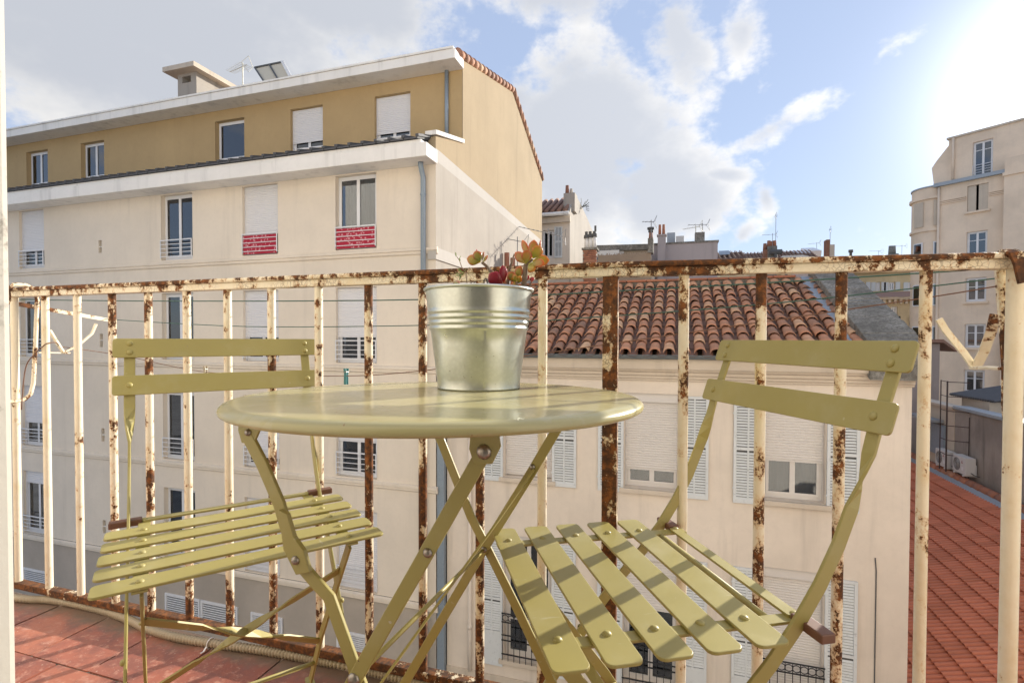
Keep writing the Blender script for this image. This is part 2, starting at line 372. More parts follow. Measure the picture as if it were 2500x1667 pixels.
K['ochre_gable'] = plaster('tan_gable_render', (0.41, 0.32, 0.205), 0.06, 0.35, streak=0.14)
K['white_trim'] = plaster('white_fascia', (0.84, 0.815, 0.775), 0.05, 0.08, streak=0.22)
K['beige'] = plaster('aged_beige_render', (0.73, 0.64, 0.54), 0.08, 0.18, streak=0.15)
K['moulding'] = plaster('beige_moulding', (0.60, 0.515, 0.415), 0.08, 0.15, streak=0.18)
K['clad'] = plaster('stone_cladding', (0.46, 0.40, 0.335), 0.10, 0.3, streak=0.02)
K['pvc'] = paint('white_pvc', (0.78, 0.78, 0.79), 0.35, 0.02, 0.03)
K['shutter'] = paint('roller_shutter_white', (0.74, 0.73, 0.74), 0.45, 0.03, 0.05)
K['shutter_old'] = paint('roller_shutter_cream', (0.66, 0.62, 0.58), 0.5, 0.04, 0.12)
K['louvre'] = paint('weathered_louvre_paint', (0.66, 0.68, 0.68), 0.7, 0.1, 0.75, scale=14)
K['glass'] = glass(); K['room'] = paint('dark_room', (0.055, 0.052, 0.05), 0.9)
K['curtain'] = paint('pale_curtain', (0.45, 0.445, 0.43), 0.9, 0.1)
K['zinc'] = metal('zinc_pipe', (0.30, 0.36, 0.42), 0.55, 0.35)
K['dark_tile'] = paint('dark_roof_tile', (0.10, 0.10, 0.105), 0.75, 0.2, 0.4)
K['tile'] = terracotta('canal_tile', (0.45, 0.22, 0.135), (0.27, 0.155, 0.115), (0.62, 0.42, 0.27), gray=0.20)
K['tile_far'] = terracotta('far_roof_tile', (0.28, 0.16, 0.115), (0.2, 0.12, 0.1), (0.4, 0.27, 0.2), perobj=False)
K['channel'] = terracotta('channel_tile', (0.30, 0.175, 0.13), (0.2, 0.12, 0.1), (0.3, 0.19, 0.13), perobj=False)
K['redtile'] = terracotta('red_interlocking_tile', (0.56, 0.19, 0.105), (0.52, 0.175, 0.095), (0.60, 0.205, 0.115), gray=0.04)
K['ridge'] = terracotta('ridge_tile', (0.38, 0.15, 0.085), (0.3, 0.13, 0.08), (0.45, 0.22, 0.13), gray=0.15)
def floor_tile():
    m = Mt('worn_red_floor_tile'); r = m.rnd(); geo = m.n('ShaderNodeNewGeometry')
    def nz(scale, d, rg):
        x = m.n('ShaderNodeTexNoise'); x.inputs['Scale'].default_value = scale; x.inputs['Detail'].default_value = d; x.inputs['Roughness'].default_value = rg; m.L(geo.outputs['Position'], x.inputs['Vector']); return x.outputs['Fac']
    col = m.ramp(r, [(0, (.30, .095, .06)), (.4, (.37, .125, .08)), (.75, (.42, .15, .09)), (1, (.47, .165, .065))])
    a, b, c = nz(9, 5, .65), nz(38, 5, .7), nz(160, 3, .6)
    col = m.mix(m.mr(a, .42, .62, 0, .8), col, (.22, .085, .065)); col = m.mix(m.mr(b, .50, .66, 0, .65), col, (.52, .27, .20)); col = m.mix(m.mr(c, .66, .71, 0, .7), col, (.62, .55, .47))
    sp = m.n('ShaderNodeSeparateXYZ'); m.L(geo.outputs['Position'], sp.inputs[0])
    dirt = m.math('MULTIPLY', m.mr(m.math('ADD', sp.outputs[1], m.math('MULTIPLY', a, .12)), 1.055, 1.11), .85)
    col = m.mix(dirt, col, (.17, .135, .10))
    m.setp(Base_Color=col, Roughness=m.mr(b, .3, .7, .38, .65)); m.bump(b, .15, .004); return m.m
K['floor_tile'] = floor_tile()
K['grout'] = plaster('grey_grout', (0.30, 0.25, 0.21), 0.3, 0.4, scale=8)
K['cement'] = plaster('weathered_cement', (0.30, 0.285, 0.255), 0.35, 1.0, streak=0.05, scale=3.5, stain=0.85)
K['grey_wall'] = plaster('stained_grey_render', (0.34, 0.30, 0.265), 0.2, 0.4, streak=0.3, stain=0.35)
K['mauve'] = plaster('mauve_render', (0.44, 0.39, 0.385), 0.06, 0.2, streak=0.15)
K['tower'] = plaster('tower_stone', (0.80, 0.65, 0.50), 0.10, 0.2, streak=0.08)
K['yellow_wall'] = plaster('yellow_render', (0.66, 0.54, 0.33), 0.08, 0.2)
K['brick'] = plaster('brick_red', (0.36, 0.15, 0.085), 0.2, 0.5, scale=4)
K['black_iron'] = paint('black_iron', (0.02, 0.02, 0.022), 0.5)
K['brown_iron'] = paint('rusty_ladder_iron', (0.07, 0.045, 0.04), 0.7)
K['aerial'] = metal('aerial_metal', (0.35, 0.35, 0.35), 0.5, 0.6)
K['aerial_pale'] = metal('pale_aerial_metal', (0.62, 0.60, 0.5), 0.5, 0.2)
K['reed'] = paint('reed_screen', (0.42, 0.33, 0.25), 0.9, 0.3, 0.6, scale=9)
K['lead'] = metal('lead_flashing', (0.36, 0.40, 0.44), 0.5, 0.4)
K['conduit'] = paint('beige_conduit', (0.44, 0.37, 0.26), 0.5, 0.1, 0.3)
K['green_wire'] = paint('green_wire', (0.04, 0.11, 0.085), 0.5)
K['brown_wire'] = paint('rusty_wire', (0.17, 0.085, 0.05), 0.7)
K['peg_teal'] = paint('teal_plastic', (0.02, 0.16, 0.17), 0.4); K['peg_wood'] = paint('grey_wood', (0.42, 0.37, 0.28), 0.8)
K['ac'] = paint('ac_casing', (0.66, 0.65, 0.63), 0.5, 0.05, 0.1); K['dark'] = paint('dark_grille', (0.10, 0.10, 0.10), 0.7)
K['flower_screen'] = None
def flower():
    m = Mt('red_flowered_fabric'); v = m.vor(13); n = m.noise(24, 4)
    col = m.mix(m.mr(m.math('ADD', v.outputs['Distance'], m.math('MULTIPLY', n, .5)), 0.45, 0.68), (0.66, 0.33, 0.36), (0.42, 0.02, 0.05))
    m.setp(Base_Color=col, Roughness=0.8); return m.m
K['flower'] = flower()
K['soil'] = plaster('potting_soil', (0.05, 0.035, 0.025), 0.3, 1.0, scale=20)
K['bark'] = plaster('succulent_bark', (0.34, 0.25, 0.19), 0.2, 0.6, scale=25)
K['paintwood'] = None
def jamb():
    m = Mt('peeling_white_wood'); a = m.noise(7, 6, 0.65, sc=(1, 1, .4)); b = m.noise(45, 5, .7)
    f = m.math('ADD', m.math('MULTIPLY', a, .75), m.math('MULTIPLY', b, .3))
    col = m.mix(m.mr(f, .58, .64), (0.46, 0.435, 0.375), (0.16, 0.14, 0.11)); m.setp(Base_Color=col, Roughness=.65); m.bump(f, .4, .004); return m.m
K['jamb'] = jamb()
K['ground'] = plaster('courtyard_paving', (0.42, 0.40, 0.37), 0.2, 0.4)
K['solar'] = paint('solar_back_panel', (0.62, 0.55, 0.42), 0.7)

# ------------------------------------------------------------------ setting
g = MB(); g.quad((-900, -900, -9.6), (900, -900, -9.6), (900, 1500, -9.6), (-900, 1500, -9.6)); structure(g.build('ground', K['ground']))

# building the balcony hangs on (behind the photographer, lit by the sun)
home = thing('home_building', 'building that carries the balcony, only its peeling white shutter edge showing beside the railing', 'building', (0, -0.1, -9.6))
m = MB(); m.wall(-16, 16, -9.6, 9.0, [(-.55, .75, 0.004, 2.35)], -0.1, -0.35); m.build('wall', plaster('sunlit_cream_facade', (0.76, 0.71, 0.63), 0.05, 0.15), home)
MB().box(-16, 16, -8, -0.46, 9.003, 9.3).build('roof', K['tile_far'], home)
MB().quad((-16, -.47, -9.6), (16, -.47, -9.6), (16, -.47, 9), (-16, -.47, 9)).build('room_backing', K['room'], home)
MB().box(-.398, -.352, -.098, .1885, .004, 2.33).build('shutter_leaf', K['jamb'], home, bevel=.004)

slab = structure(MB().box(-2.6, 1.4, -.098, 1.094, -.16, -.012).build('balcony_slab', K['grout']))
bed = structure(MB().box(-2.6, 1.4, -.098, 1.09, -.0118, -.0035).build('balcony_floor', K['grout']))
tmesh = []
for k in range(4):
    t = MB(); hh = .1025; t.rboard((0, 0, 0), (1, 0, 0), (0, 1, 0), hh, hh, .012, .003, 2); tmesh.append(t.mesh('floor_tile', K['floor_tile']))
for r in range(6):
    yc = .981 - .21 * r
    if yc < -.05: continue
    off = 0 if r % 2 == 0 else .1075
    for c in range(20):
        xc = -1.4855 + .2115 * (c - 5) + off
        if -2.45 < xc < 1.25:
            inst('floor_tile', random.choice(tmesh), bed, Matrix.Translation((xc, yc, -.006 + random.uniform(-.0008, .0008))) @ Matrix.Rotation(random.uniform(-.004, .004), 4, 'Z'))

# ------------------------------------------------------------------ railing
rail = thing('balcony_railing', 'rust flecked cream iron balcony railing with round balusters', 'railing')
K['r_top'] = rusty('rusted_handrail_paint', 0.09, 3.1, top=0.11); K['r_bot'] = rusty('rusted_bottom_rail', 0.26, 5.2); K['r_post'] = rusty('rusted_post', 0.20, 1.3)
RL2 = rusty('baluster_paint_large_flakes', 0.115, 17.0, crack=False, fs=.55)
RL = [rusty('baluster_paint_clean', -0.02, 2.0, crack=False), rusty('baluster_paint_spotted', 0.085, 4.0, crack=False), rusty('baluster_paint_flaking', 0.115, 7.0, crack=False), rusty('baluster_paint_rusted', 0.175, 9.0, crack=False)]
YR = 1.08
BX = [-2.155, -2.01, -1.865, -1.722, -1.575, -1.431, -1.287, -1.143, -.998, -.852, -.708, -.562, -.418, -.273]
lv = [0, 0, 0, 0, 2, 2, 2, 1, 2, 2, 3, 3, 3, 1]
P13 = (-.127, YR); ang = math.atan2(.092, .727); E2 = Vector((math.cos(ang), math.sin(ang)))
B2 = [(.02, YR + .0115 + .006)] + [(.02 + k * .1445, YR + .028 + .0185 * k * .98) for k in range(1, 5)]
B2 = [(x, YR + (x + .127) * .1265) for x in (.0175, .163, .306, .449, .593)]
lv2 = [1, 1, 1, 1, 0]
for x, l in zip(BX, lv):
    MB().tube([(x, YR, .036), (x, YR, .957)], .0102, 14, False).build('baluster', RL[l], rail, smooth=True)
for (x, y), l in zip(B2, lv2):
    MB().tube([(x, y, .036), (x, y, .957)], .0102 if x < .5 else .0135, 14, False).build('baluster', RL2 if l else RL[0], rail, smooth=True)
MB().box(P13[0] - .0155, P13[0] + .0155, YR - .011, YR + .011, -.02, .957).build('post', K['r_post'], rail, bevel=.0015)
def seg(mb, a, b, hw, z0, z1):
    a, b = Vector((*a, 0)), Vector((*b, 0)); d = (b - a).normalized(); nn = Vector((-d.y, d.x, 0)) * hw
    mb.prism([a + nn + Vector((0, 0, z0)), a - nn + Vector((0, 0, z0)), b - nn + Vector((0, 0, z0)), b + nn + Vector((0, 0, z0))], (0, 0, z1 - z0))
def bent(mb, hw, z0, z1):
    a, p, e = Vector((-2.6, YR)), Vector(P13), Vector((P13[0] + .85, YR + .85 * .1265))
    n1_ = Vector((0, 1)); d2 = (e - p).normalized(); n2_ = Vector((-d2.y, d2.x)); mt = (n1_ + n2_).normalized() / (n1_ + n2_).normalized().dot(n1_)
    pts = [a - n1_ * hw, p - mt * hw, e - n2_ * hw, e + n2_ * hw, p + mt * hw, a + n1_ * hw]
    mb.prism([(q.x, q.y, z0) for q in pts], (0, 0, z1 - z0)); return mb
endx = P13[0] + .85; end = (endx, YR + .85 * .1265)
m = bent(MB(), .014, .955, .9725)
m.build('top_rail', K['r_top'], rail, bevel=.002)
m = bent(MB(), .021, .9727, .984); m.build('handrail_cap', K['r_top'], rail, bevel=.004)
m = bent(MB(), .013, .0228, .043); m.build('bottom_rail', K['r_bot'], rail, bevel=.002)

# ------------------------------------------------------------------ drying rack hung on the railing
rack = thing('clothes_drying_rack', 'rusty iron clothes drying rack hooked over the railing with stretched lines', 'drying rack')
RK = rusty('rack_rusted_paint', 0.08, 11.0, crack=False); RK2 = rusty('rack_streaked_rust', 0.145, 13.0, crack=False)
# left side: hooked strap, arm, bent prongs
sx_ = -2.005
m = MB(); pts = [(sx_ + .03, 1.048, .935), (sx_ + .03, 1.046, .975), (sx_ + .03, 1.06, .993), (sx_ + .03, 1.09, .994), (sx_ + .03, 1.112, .985), (sx_ + .03, 1.122, .95), (sx_ + .03, 1.115, .80), (sx_ + .03, 1.108, .68), (sx_ + .03, 1.10, .645), (sx_ + .03, 1.085, .63), (sx_ + .03, 1.055, .625), (sx_ + .03, 1.02, .628)]
m.tube(pts, .006, 8); m.build('hook_strap', RK2, rack, smooth=True)
a0, a1 = at(20, 738, X=-2.05), at(262, 781, X=-2.05)
MB().strip([a0, a1], (0, 0, 1), .013, .007).build('arm', RK, rack)
q = [at(x / 2.94, 680 + y / 2.94, X=-2.03) for x, y in ((355, 370), (410, 460), (455, 530), (500, 510), (585, 460), (660, 395), (690, 325))]
MB().strip(q, (1, 0, .2), .012, .006).build('prong', RK, rack)
q = [at(x / 2.94, 680 + y / 2.94, X=-2.03) for x, y in ((-40, 470), (28, 395), (60, 325))]
MB().strip(q, (1, 0, .2), .012, .006).build('prong', RK, rack)
MB().tube([at(95, 861, X=-2.03), at(172, 862, X=-2.03)], .003, 6).build('cross_rod', RK, rack)
# right side
def on2(px, py, off=0.0):        # point on the outer railing section, offset outwards
    d = ray(px, py); t = (YR + off + .127 * .1265) / (d.y - .1265 * d.x); return Vector((0, 0, HC)) + d * t
m = MB(); q = [on2(2502, 690, -.03), on2(2490, 640, -.03), on2(2478, 618, -.028), on2(2462, 612, -.01), on2(2449, 616, .022), on2(2444, 640, .026)]
q += [on2(2448, 700, .026), on2(2456, 800, .026), on2(2462, 900, .026), on2(2462, 985, .026), on2(2466, 1040, .026), on2(2474, 1075, .02)]
m.strip(q, [(1, .12, 0)] * len(q), .020, .006); m.build('hook_strap', RK2, rack)
z3c = lambda x, y: (2200 + x / 5.227, 820 + y / 5.227)
q = [on2(*z3c(480, -215), .20), on2(*z3c(560, -80), .20), on2(*z3c(640, 20), .20), on2(*z3c(800, 215), .20), on2(*z3c(925, 395), .20)]
MB().strip(q, (1, .1, .5), .013, .006).build('prong', RK, rack)
q = [on2(*z3c(960, 390), .20), on2(*z3c(1060, 190), .16), on2(*z3c(1150, -60), .11), on2(*z3c(1200, -260), .05)]
MB().strip(q, (1, .1, -.4), .017, .006).build('arm', RK, rack)
MB().tube([on2(*z3c(890, 410), .20), on2(*z3c(1100, 405), .12), on2(*z3c(1285, 415), .03)], .004, 6).build('cross_rod', RK, rack)
def wire(pts, mat, r=.0016):
    # Catmull smoothing of surveyed points
    P = [Vector(p) for p in pts]; out = []
    for i in range(len(P) - 1):
        p0, p1, p2, p3 = P[max(i - 1, 0)], P[i], P[i + 1], P[min(i + 2, len(P) - 1)]
        for k in range(6):
            t = k / 6; out.append(.5 * ((2 * p1) + (p2 - p0) * t + (2 * p0 - 5 * p1 + 4 * p2 - p3) * t * t + (3 * p1 - p0 - 3 * p2 + p3) * t ** 3))
    out.append(P[-1]); return MB().tube(out, r, 6)
wire([at(20, 731, Y=1.14), at(400, 735, Y=1.19), at(1040, 731, Y=1.22), at(1700, 700, Y=1.22), at(2280, 665, Y=1.23), on2(2500, 648, .05)], K['green_wire']).build('clothes_line', K['green_wire'], rack, smooth=True)
wire([at(255, 779, X=-2.05), at(600, 797, Y=1.38), at(1040, 794, Y=1.36), at(1350, 781, Y=1.33), at(1850, 744, Y=1.29), at(2290, 697, Y=1.26), on2(2500, 670, .05)], K['green_wire'], .0014).build('clothes_line', K['green_wire'], rack, smooth=True)
wire([at(140, 845, X=-2.03), at(300, 868, Y=1.45), at(510, 909, Y=1.48), at(800, 918, Y=1.47), at(1010, 907, Y=1.45), at(1330, 862, Y=1.42), at(1860, 786, Y=1.38), at(2280, 724, Y=1.32), on2(2500, 687, .06)], K['brown_wire'], .0014).build('clothes_line', K['brown_wire'], rack, smooth=True)
cb = wire([at(52, 1000, Y=1.06), at(62, 900, Y=1.063), at(84, 865, Y=1.064), at(104, 846, Y=1.064), at(116, 838, Y=1.066), at(135, 836, Y=1.10), at(143, 842, Y=1.12)], K['brown_wire'], .0016).build('loose_wire', K['brown_wire'], smooth=True)
tag(cb, 'loose brown wire wound round a clean baluster beside the drying rack arm', 'wire')
def peg(name, c, mat, label):
    t = thing(name, label, 'clothes peg', c)
    for s in (-1, 1):
        MB().strip([c + V(.002 * s, .0045 * s, .012), c + V(0, .0035 * s, -.005), c + V(0, .0055 * s, -.05)], (1, 0, 0), .009, .004).build('jaw', mat, t)
    MB().tube([c + V(-.006, -.007, 0), c + V(.006, -.007, .001), c + V(.006, .007, .001), c + V(-.006, .007, 0)], .0012, 5).build('spring', K['steel'], t)
peg('clothes_peg', at(845, 886 + 22, Y=1.47), K['peg_teal'], 'teal plastic clothes peg clipped on the lowest clothes line')
peg('clothes_peg', at(502, 884 + 17, Y=1.48), K['peg_wood'], 'pale wooden clothes peg clipped on the lowest clothes line')

# ------------------------------------------------------------------ corrugated conduit on the floor
q = [(-2.3, 1.035), (-1.966, 1.046), (-1.864, 1.066), (-1.785, 1.076), (-1.624, 1.077), (-1.5, 1.064), (-1.40, 1.046), (-1.295, 1.040), (-1.161, 1.049), (-1.037, 1.063), (-.908, 1.072), (-.75, 1.077), (-.4, 1.077), (0, 1.077)]
P = [Vector((x, y, .0112)) for x, y in q]; path = []
for i in range(len(P) - 1):
    p0, p1, p2, p3 = P[max(i - 1, 0)], P[i], P[i + 1], P[min(i + 2, len(P) - 1)]
    nn = max(2, int((p2 - p1).length / .0024))
    for k in range(nn):
        t = k / nn; path.append(.5 * ((2 * p1) + (p2 - p0) * t + (2 * p0 - 5 * p1 + 4 * p2 - p3) * t * t + (3 * p1 - p0 - 3 * p2 + p3) * t ** 3))
rr = [.0114 if (i % 4) > 1 else .0078 for i in range(len(path))]
cd = MB().tube(path, rr, 10).build('corrugated_conduit', K['conduit'], smooth=True)
tag(cd, 'beige corrugated conduit lying along the foot of the railing', 'conduit')

tie = MB().tube([(-1.175, 1.047 + .0135 * math.cos(t), .0115 + .0135 * math.sin(t)) for t in [2 * math.pi * k / 14 for k in range(15)]], .0016, 5, False)
tie.strip([(-1.175, 1.034, .010), (-1.172, 1.022, .004), (-1.17, 1.012, .006)], (1, 0, 0), .004, .0015)
tag(tie.build('cable_tie', K['pvc']), 'frayed white cable tie round the corrugated conduit', 'cable tie')
# ------------------------------------------------------------------ folding chair
def lerp(a, b, t): return a + (b - a) * t
def make_chair():
    r = thing('folding_chair', 'olive metal folding bistro chair', 'chair')
    MO = K['olive']
    A = [(.349, .822), (.338, .79), (.322, .745), (.305, .70), (.297, .672), (.289, .648), (.281, .625), (.271, .60), (.250, .55), (.223, .50), (.188, .448), (.15, .402), (.10, .350), (.05, .29), (0, .22), (-.05, .148), (-.10, .078), (-.15, .008)]
    for sgn in (-1, 1):
        pts, wd = [], []
        for i, (y, z) in enumerate(A):
            j0, j1 = A[max(i - 1, 0)], A[min(i + 1, len(A) - 1)]; t = Vector((0, j1[0] - j0[0], j1[1] - j0[1])).normalized()
            side = Vector((1, 0, 0)); inpl = t.cross(side)
            tw = min(1, max(0, (.675 - z) / .075)); a = tw * math.pi / 2
            pts.append((sgn * .186, y, z)); wd.append(side * math.cos(a) + inpl * math.sin(a) * sgn)
        MB().strip(pts, wd, .0205, .005).build('upright', MO, r, bevel=.0012)
        # leg from the seat front to the rear foot
        x = sgn * .158
        lg = MB().strip([(x, -.138, .440), (x, -.05, .325), (x, .06, .18), (x, .168, .012)], [(0, 1, .72)] * 4, .019, .005).build('rear_leg', MO, r, bevel=.0012)
        MB().rboard((x, .172, .006), (1, 0, 0), (0, 1, 0), .009, .018, .006).build('foot', MO, lg)
        MB().rboard((sgn * .186, -.155, .006), (1, 0, 0), (0, 1, 0), .009, .018, .006).build('foot', MO, r)
        MB().dome((sgn * .190, .020, .258), (sgn, 0, 0), .006, .004).build('pivot_rivet', MO, r, smooth=True)
        # seat side rail
        rl = MB().strip([(sgn * .160, -.152, .4445), (sgn * .160, .226, .4445)], (1, 0, 0), .021, .0045).build('seat_rail', MO, r, bevel=.001)
        for k in range(5): MB().dome((sgn * .160, -.13 + .065 * k, .4525), (0, 0, 1), .0062, .0034).build('rivet', MO, rl, smooth=True)
        MB().dome((sgn * .160, .207, .4505), (0, 0, 1), .006, .003).build('rivet', MO, rl, smooth=True)
        MB().box(sgn * .164, sgn * .219, .197, .218, .442, .4545).build('slider', K['brown_rubber'], r, bevel=.0018)
    for k in range(5):
        y = -.13 + .065 * k
        MB().rboard((0, y, .4498), (1, 0, 0), (0, 1, 0), .221, .0232, .0046, .010, 4).build('seat_slat', MO, r, bevel=.001)
    MB().rboard((0, .205, .4490), (1, 0, 0), (0, 1, 0), .163, .0095, .004, .003, 2).build('rear_strip', MO, r)
    MB().tube([(-.157, .172, .441), (.157, .172, .441)], .0058, 10).build('seat_rod', MO, r, smooth=True)
    up = Vector((0, .36, 1)).normalized(); up = Vector((0, .335, 1)).normalized()
    for zc, yc, nb in ((.803, .340, 2), (.722, .310, 1)):
        nrm = Vector((1, 0, 0)).cross(up); c = Vector((0, yc - .0052, zc))
        sl = MB().rboard(c, (1, 0, 0), up, .2165, .0222, .004, .007, 4).build('back_slat', MO, r, bevel=.001)
        for sgn in (-1, 1):
            offs = (.0105, -.0105) if nb == 2 else (0,)
            for q in offs: MB().dome(c + Vector((sgn * .186, 0, 0)) + up * q + nrm * .0018, nrm, .0065, .0036).build('rivet', MO, sl, smooth=True)
    # crossed braces between the rear legs, twisted flat bar
    for sgn in (-1, 1):
        pts, wd = [], []
        n = 12
        for i in range(n + 1):
            t = i / n; z = lerp(.372, .150, t); y = lerp(-.086, .084, t); x = sgn * lerp(-.158, .158, t)
            tw = max(0, 1 - abs(t - .5) / .18) if False else min(1, max(0, (abs(t - .5) - .06) / .16))
            pts.append((x, y - .004 * sgn, z)); a = tw * math.pi / 2
            flat = Vector((0, .62, -.79)); edge = Vector((0, .79, .62)); wd.append(edge * math.cos(a) + flat * math.sin(a))
        MB().strip(pts, wd, .017, .0035).build('cross_brace', MO, r)
    MB().tube([(-.158, .119, .081), (.158, .119, .081)], .005, 8).build('foot_rod', MO, r, smooth=True)
    return r
ch = make_chair()
ch.location = (-.099, .82, 0); ch.rotation_euler = (0, 0, R(-62.6 + 1.5))
ch['label'] = 'olive metal folding chair on the right of the table, its seat slats striped with railing shadows'
ch['group'] = 'olive folding chairs at the table'
ch2 = copy_tree(ch)
ch2.location = (-.784, .776, 0); ch2.rotation_euler = (0, 0, R(52.3))
ch2['label'] = 'olive metal folding chair on the tiled side, back against the railing, half behind the table'
ch['label'] = 'olive metal folding chair standing before the tiled-roof building, with its back rising over that roof'

# ------------------------------------------------------------------ table
TX, TY, TZ = -.345, .727, .7390
tb = thing('bistro_table', 'round olive metal folding bistro table', 'table', (TX, TY, 0))
prof = [(0, 0), (.10, 0), (.20, 0), (.288, 0), (.2950, -.0008), (.3000, -.0028), (.3038, -.0062), (.3052, -.0100), (.3042, -.0132), (.3010, -.0152), (.2970, -.0148), (.2960, -.0100), (.285, -.0040), (.1, -.0034), (0, -.0034)]
tt = MB().lathe(prof, 160, (TX, TY, TZ)); tt.v = [(x, y, z - (y - TY) * .014 + (x - TX) * .003) for x, y, z in tt.v]
tt.build('table_top', K['olive_top'], tb, smooth=True)
Yn, Yf_ = .54, .925
MO = K['olive']
l1 = [(-.546, .706), (-.515, .66), (-.488, .610), (-.470, .560), (-.455, .535), (-.430, .514), (-.412, .500), (-.372, .410), (-.29, .24), (-.175, .008)]
MB().strip([(x, Yn, z) for x, z in l1], (1, 0, .4), .0175, .0055).build('leg', MO, tb, bevel=.0012)
MB().strip([(x, Yn - .0065, z) for x, z in ((-.199, .704), (-.360, .426), (-.60, .008))], (1, 0, -.55), .0180, .0055).build('leg', MO, tb, bevel=.0012)
l3 = [(-.487, .706), (-.44, .62), (-.417, .568), (-.377, .478), (-.345, .424), (-.28, .309), (-.209, .176), (-.115, .008)]
MB().strip([(x, Yf_, z) for x, z in l3], (1, 0, .4), .0175, .0055).build('leg', MO, tb, bevel=.0012)
MB().strip([(x, Yf_ - .0065, z) for x, z in ((-.185, .694), (-.252, .578), (-.348, .420), (-.53, .105), (-.588, .008))], (1, 0, -.55), .0180, .0055).build('leg', MO, tb, bevel=.0012)
for (x, y, z, r_) in ((-.3705, Yn - .0095, .409, .0085), (-.270, Yn - .0093, .578, .006), (-.455, Yn - .010, .545, .006), (-.346, Yf_ - .0095, .421, .006), (-.250, Yf_ - .0095, .588, .0055)):
    MB().dome((x, y, z), (0, -1, 0), r_, .0045).build('bolt', K['steel'], tb, smooth=True)
for (x, y) in ((-.199, Yn), (-.536, Yn + .012), (-.187, Yf_), (-.49, Yf_)):
    pl = MB().prism([(x - .016, y - .010, .7255), (x + .016, y - .010, .7255), (x + .019, y - .010, .708), (x + .009, y - .010, .688), (x - .012, y - .010, .686), (x - .018, y - .010, .703)], (0, -.004, 0)).build('hinge_plate', MO, tb, bevel=.001)
    MB().dome((x, y - .014, .701), (0, -1, 0), .0088 if x > -.3 else .005, .005).build('hinge_bolt', K['steel'], pl, smooth=True)
# locking lug on the left near leg and stay bar
MB().prism([(-.482, Yn - .003, .606), (-.468, Yn - .003, .602), (-.458, Yn - .003, .574), (-.443, Yn - .003, .558), (-.434, Yn - .003, .532), (-.455, Yn - .003, .526), (-.474, Yn - .003, .556)], (0, -.007, 0)).build('locking_lug', MO, tb, bevel=.001)
st = at(930, 1667, Y=TY - .02)
MB().strip([(-.246, Yf_ - .012, .584), (-.30, Yf_ - .05, .50), st], (0, 1, 0), .016, .0035).build('stay_bar', MO, tb)
for x in (-.588, -.125): MB().tube([(x + (.0 if x > -.3 else -.006), Yn, .05), (x, Yf_, .05)], .005, 8).build('foot_rod', MO, tb, smooth=True)
MB().tube([(-.3705, Yn, .409), (-.346, Yf_, .421)], .0035, 8).build('pivot_rod', MO, tb, smooth=True)
pm = MB().rboard(at(670, 969, Z=.7385), (1, .1, 0), (-.1, 1, 0), .006, .004, .0016, .0015, 2).build('fallen_petal', paint('dark_red_petal', (.16, .03, .04), .6)); tag(pm, 'tiny dark red petal lying on the table top', 'petal')

# ------------------------------------------------------------------ bucket planter with jade plant
PC = Vector((-.334, .857, .7376))
bk = thing('bucket_planter', 'small galvanised tin bucket planter with ribbed band', 'planter', PC)
rb, rt, hh = .0725, .0950, .1750
def br(z): return lerp(rb, rt, z / hh)
pr = [(0, .004), (rb - .004, .004), (rb - .001, 0), (rb + .0018, .0015), (rb + .0015, .004), (br(.006), .006)]
z = .02
while z < .100: pr.append((br(z), z)); z += .02
for zc in (.106, .1155, .125, .1345):
    for dz, dr in ((-.0042, 0), (-.002, .0016), (0, .0022), (.002, .0016), (.0042, 0)): pr.append((br(zc + dz) + dr, zc + dz))
pr += [(br(.142), .142), (br(.158), .158), (br(.170), .170)]
MB().lathe(pr, 96, PC).build('bucket_wall', K['galv'], bk, smooth=True)
MB().lathe([(br(.14) - .0015, .14), (br(.174) - .0015, .174)], 96, PC).build('inner_wall', K['galv'], bk, smooth=True)
sx0 = PC + V(.045, -.06, 0); aa = R(-62)
MB().strip([PC + V((br(z) + .0006) * math.cos(aa), (br(z) + .0006) * math.sin(aa), z) for z in (.006, .05, .10)], (-math.sin(aa), math.cos(aa), 0), .0035, .0008).build('seam', K['galv'], bk)
rim = [(rt + .0005 + .0028 * math.cos(a), .174 + .0028 * math.sin(a)) for a in [2 * math.pi * k / 10 for k in range(11)]]
MB().lathe(rim, 96, PC).build('rim', K['galv'], bk, smooth=True)
sl = [(0, .158)] + [(br(.155) * t, .157 + .002 * math.sin(t * 9)) for t in (.3, .6, .85, .97)]
MB().lathe(sl, 48, PC).build('soil', K['soil'], bk)

def leafmat(name, base, edge, mid):
    m = Mt(name); sp = m.n('ShaderNodeSeparateXYZ'); m.L(m.tc.outputs['Object'], sp.inputs[0])
    # object space: x along leaf 0..1, y across -1..1 (scaled meshes)
    e = m.math('ADD', m.math('POWER', m.math('ABSOLUTE', sp.outputs[1]), 2.2), m.math('POWER', m.math('MAXIMUM', sp.outputs[0], 0.0), 3.0))
    e = m.math('ADD', e, m.math('MULTIPLY', m.math('SUBTRACT', m.noise(2.2, 4), .5), .7))
    col = m.mix(m.mr(e, .25, 1.05), m.mix(m.mr(sp.outputs[0], .1, .55), base, mid), edge)
    m.setp(Base_Color=col, Roughness=.32); m.b.inputs['Subsurface Weight'].default_value = .35; m.b.inputs['Subsurface Radius'].default_value = (.9, .5, .15)
    m.b.inputs['Subsurface Scale'].default_value = .006; m.b.inputs['Specular IOR Level'].default_value = .5
    return m.m
LM = {'o': leafmat('leaf_orange', (.27, .27, .045), (.42, .10, .03), (.38, .23, .05)), 'y': leafmat('leaf_yellow', (.24, .29, .04), (.46, .17, .03), (.42, .33, .05)),
      'g': leafmat('leaf_olive', (.20, .24, .05), (.38, .10, .04), (.30, .27, .06)), 'r': leafmat('leaf_crimson', (.22, .03, .03), (.26, .012, .035), (.30, .03, .05))}
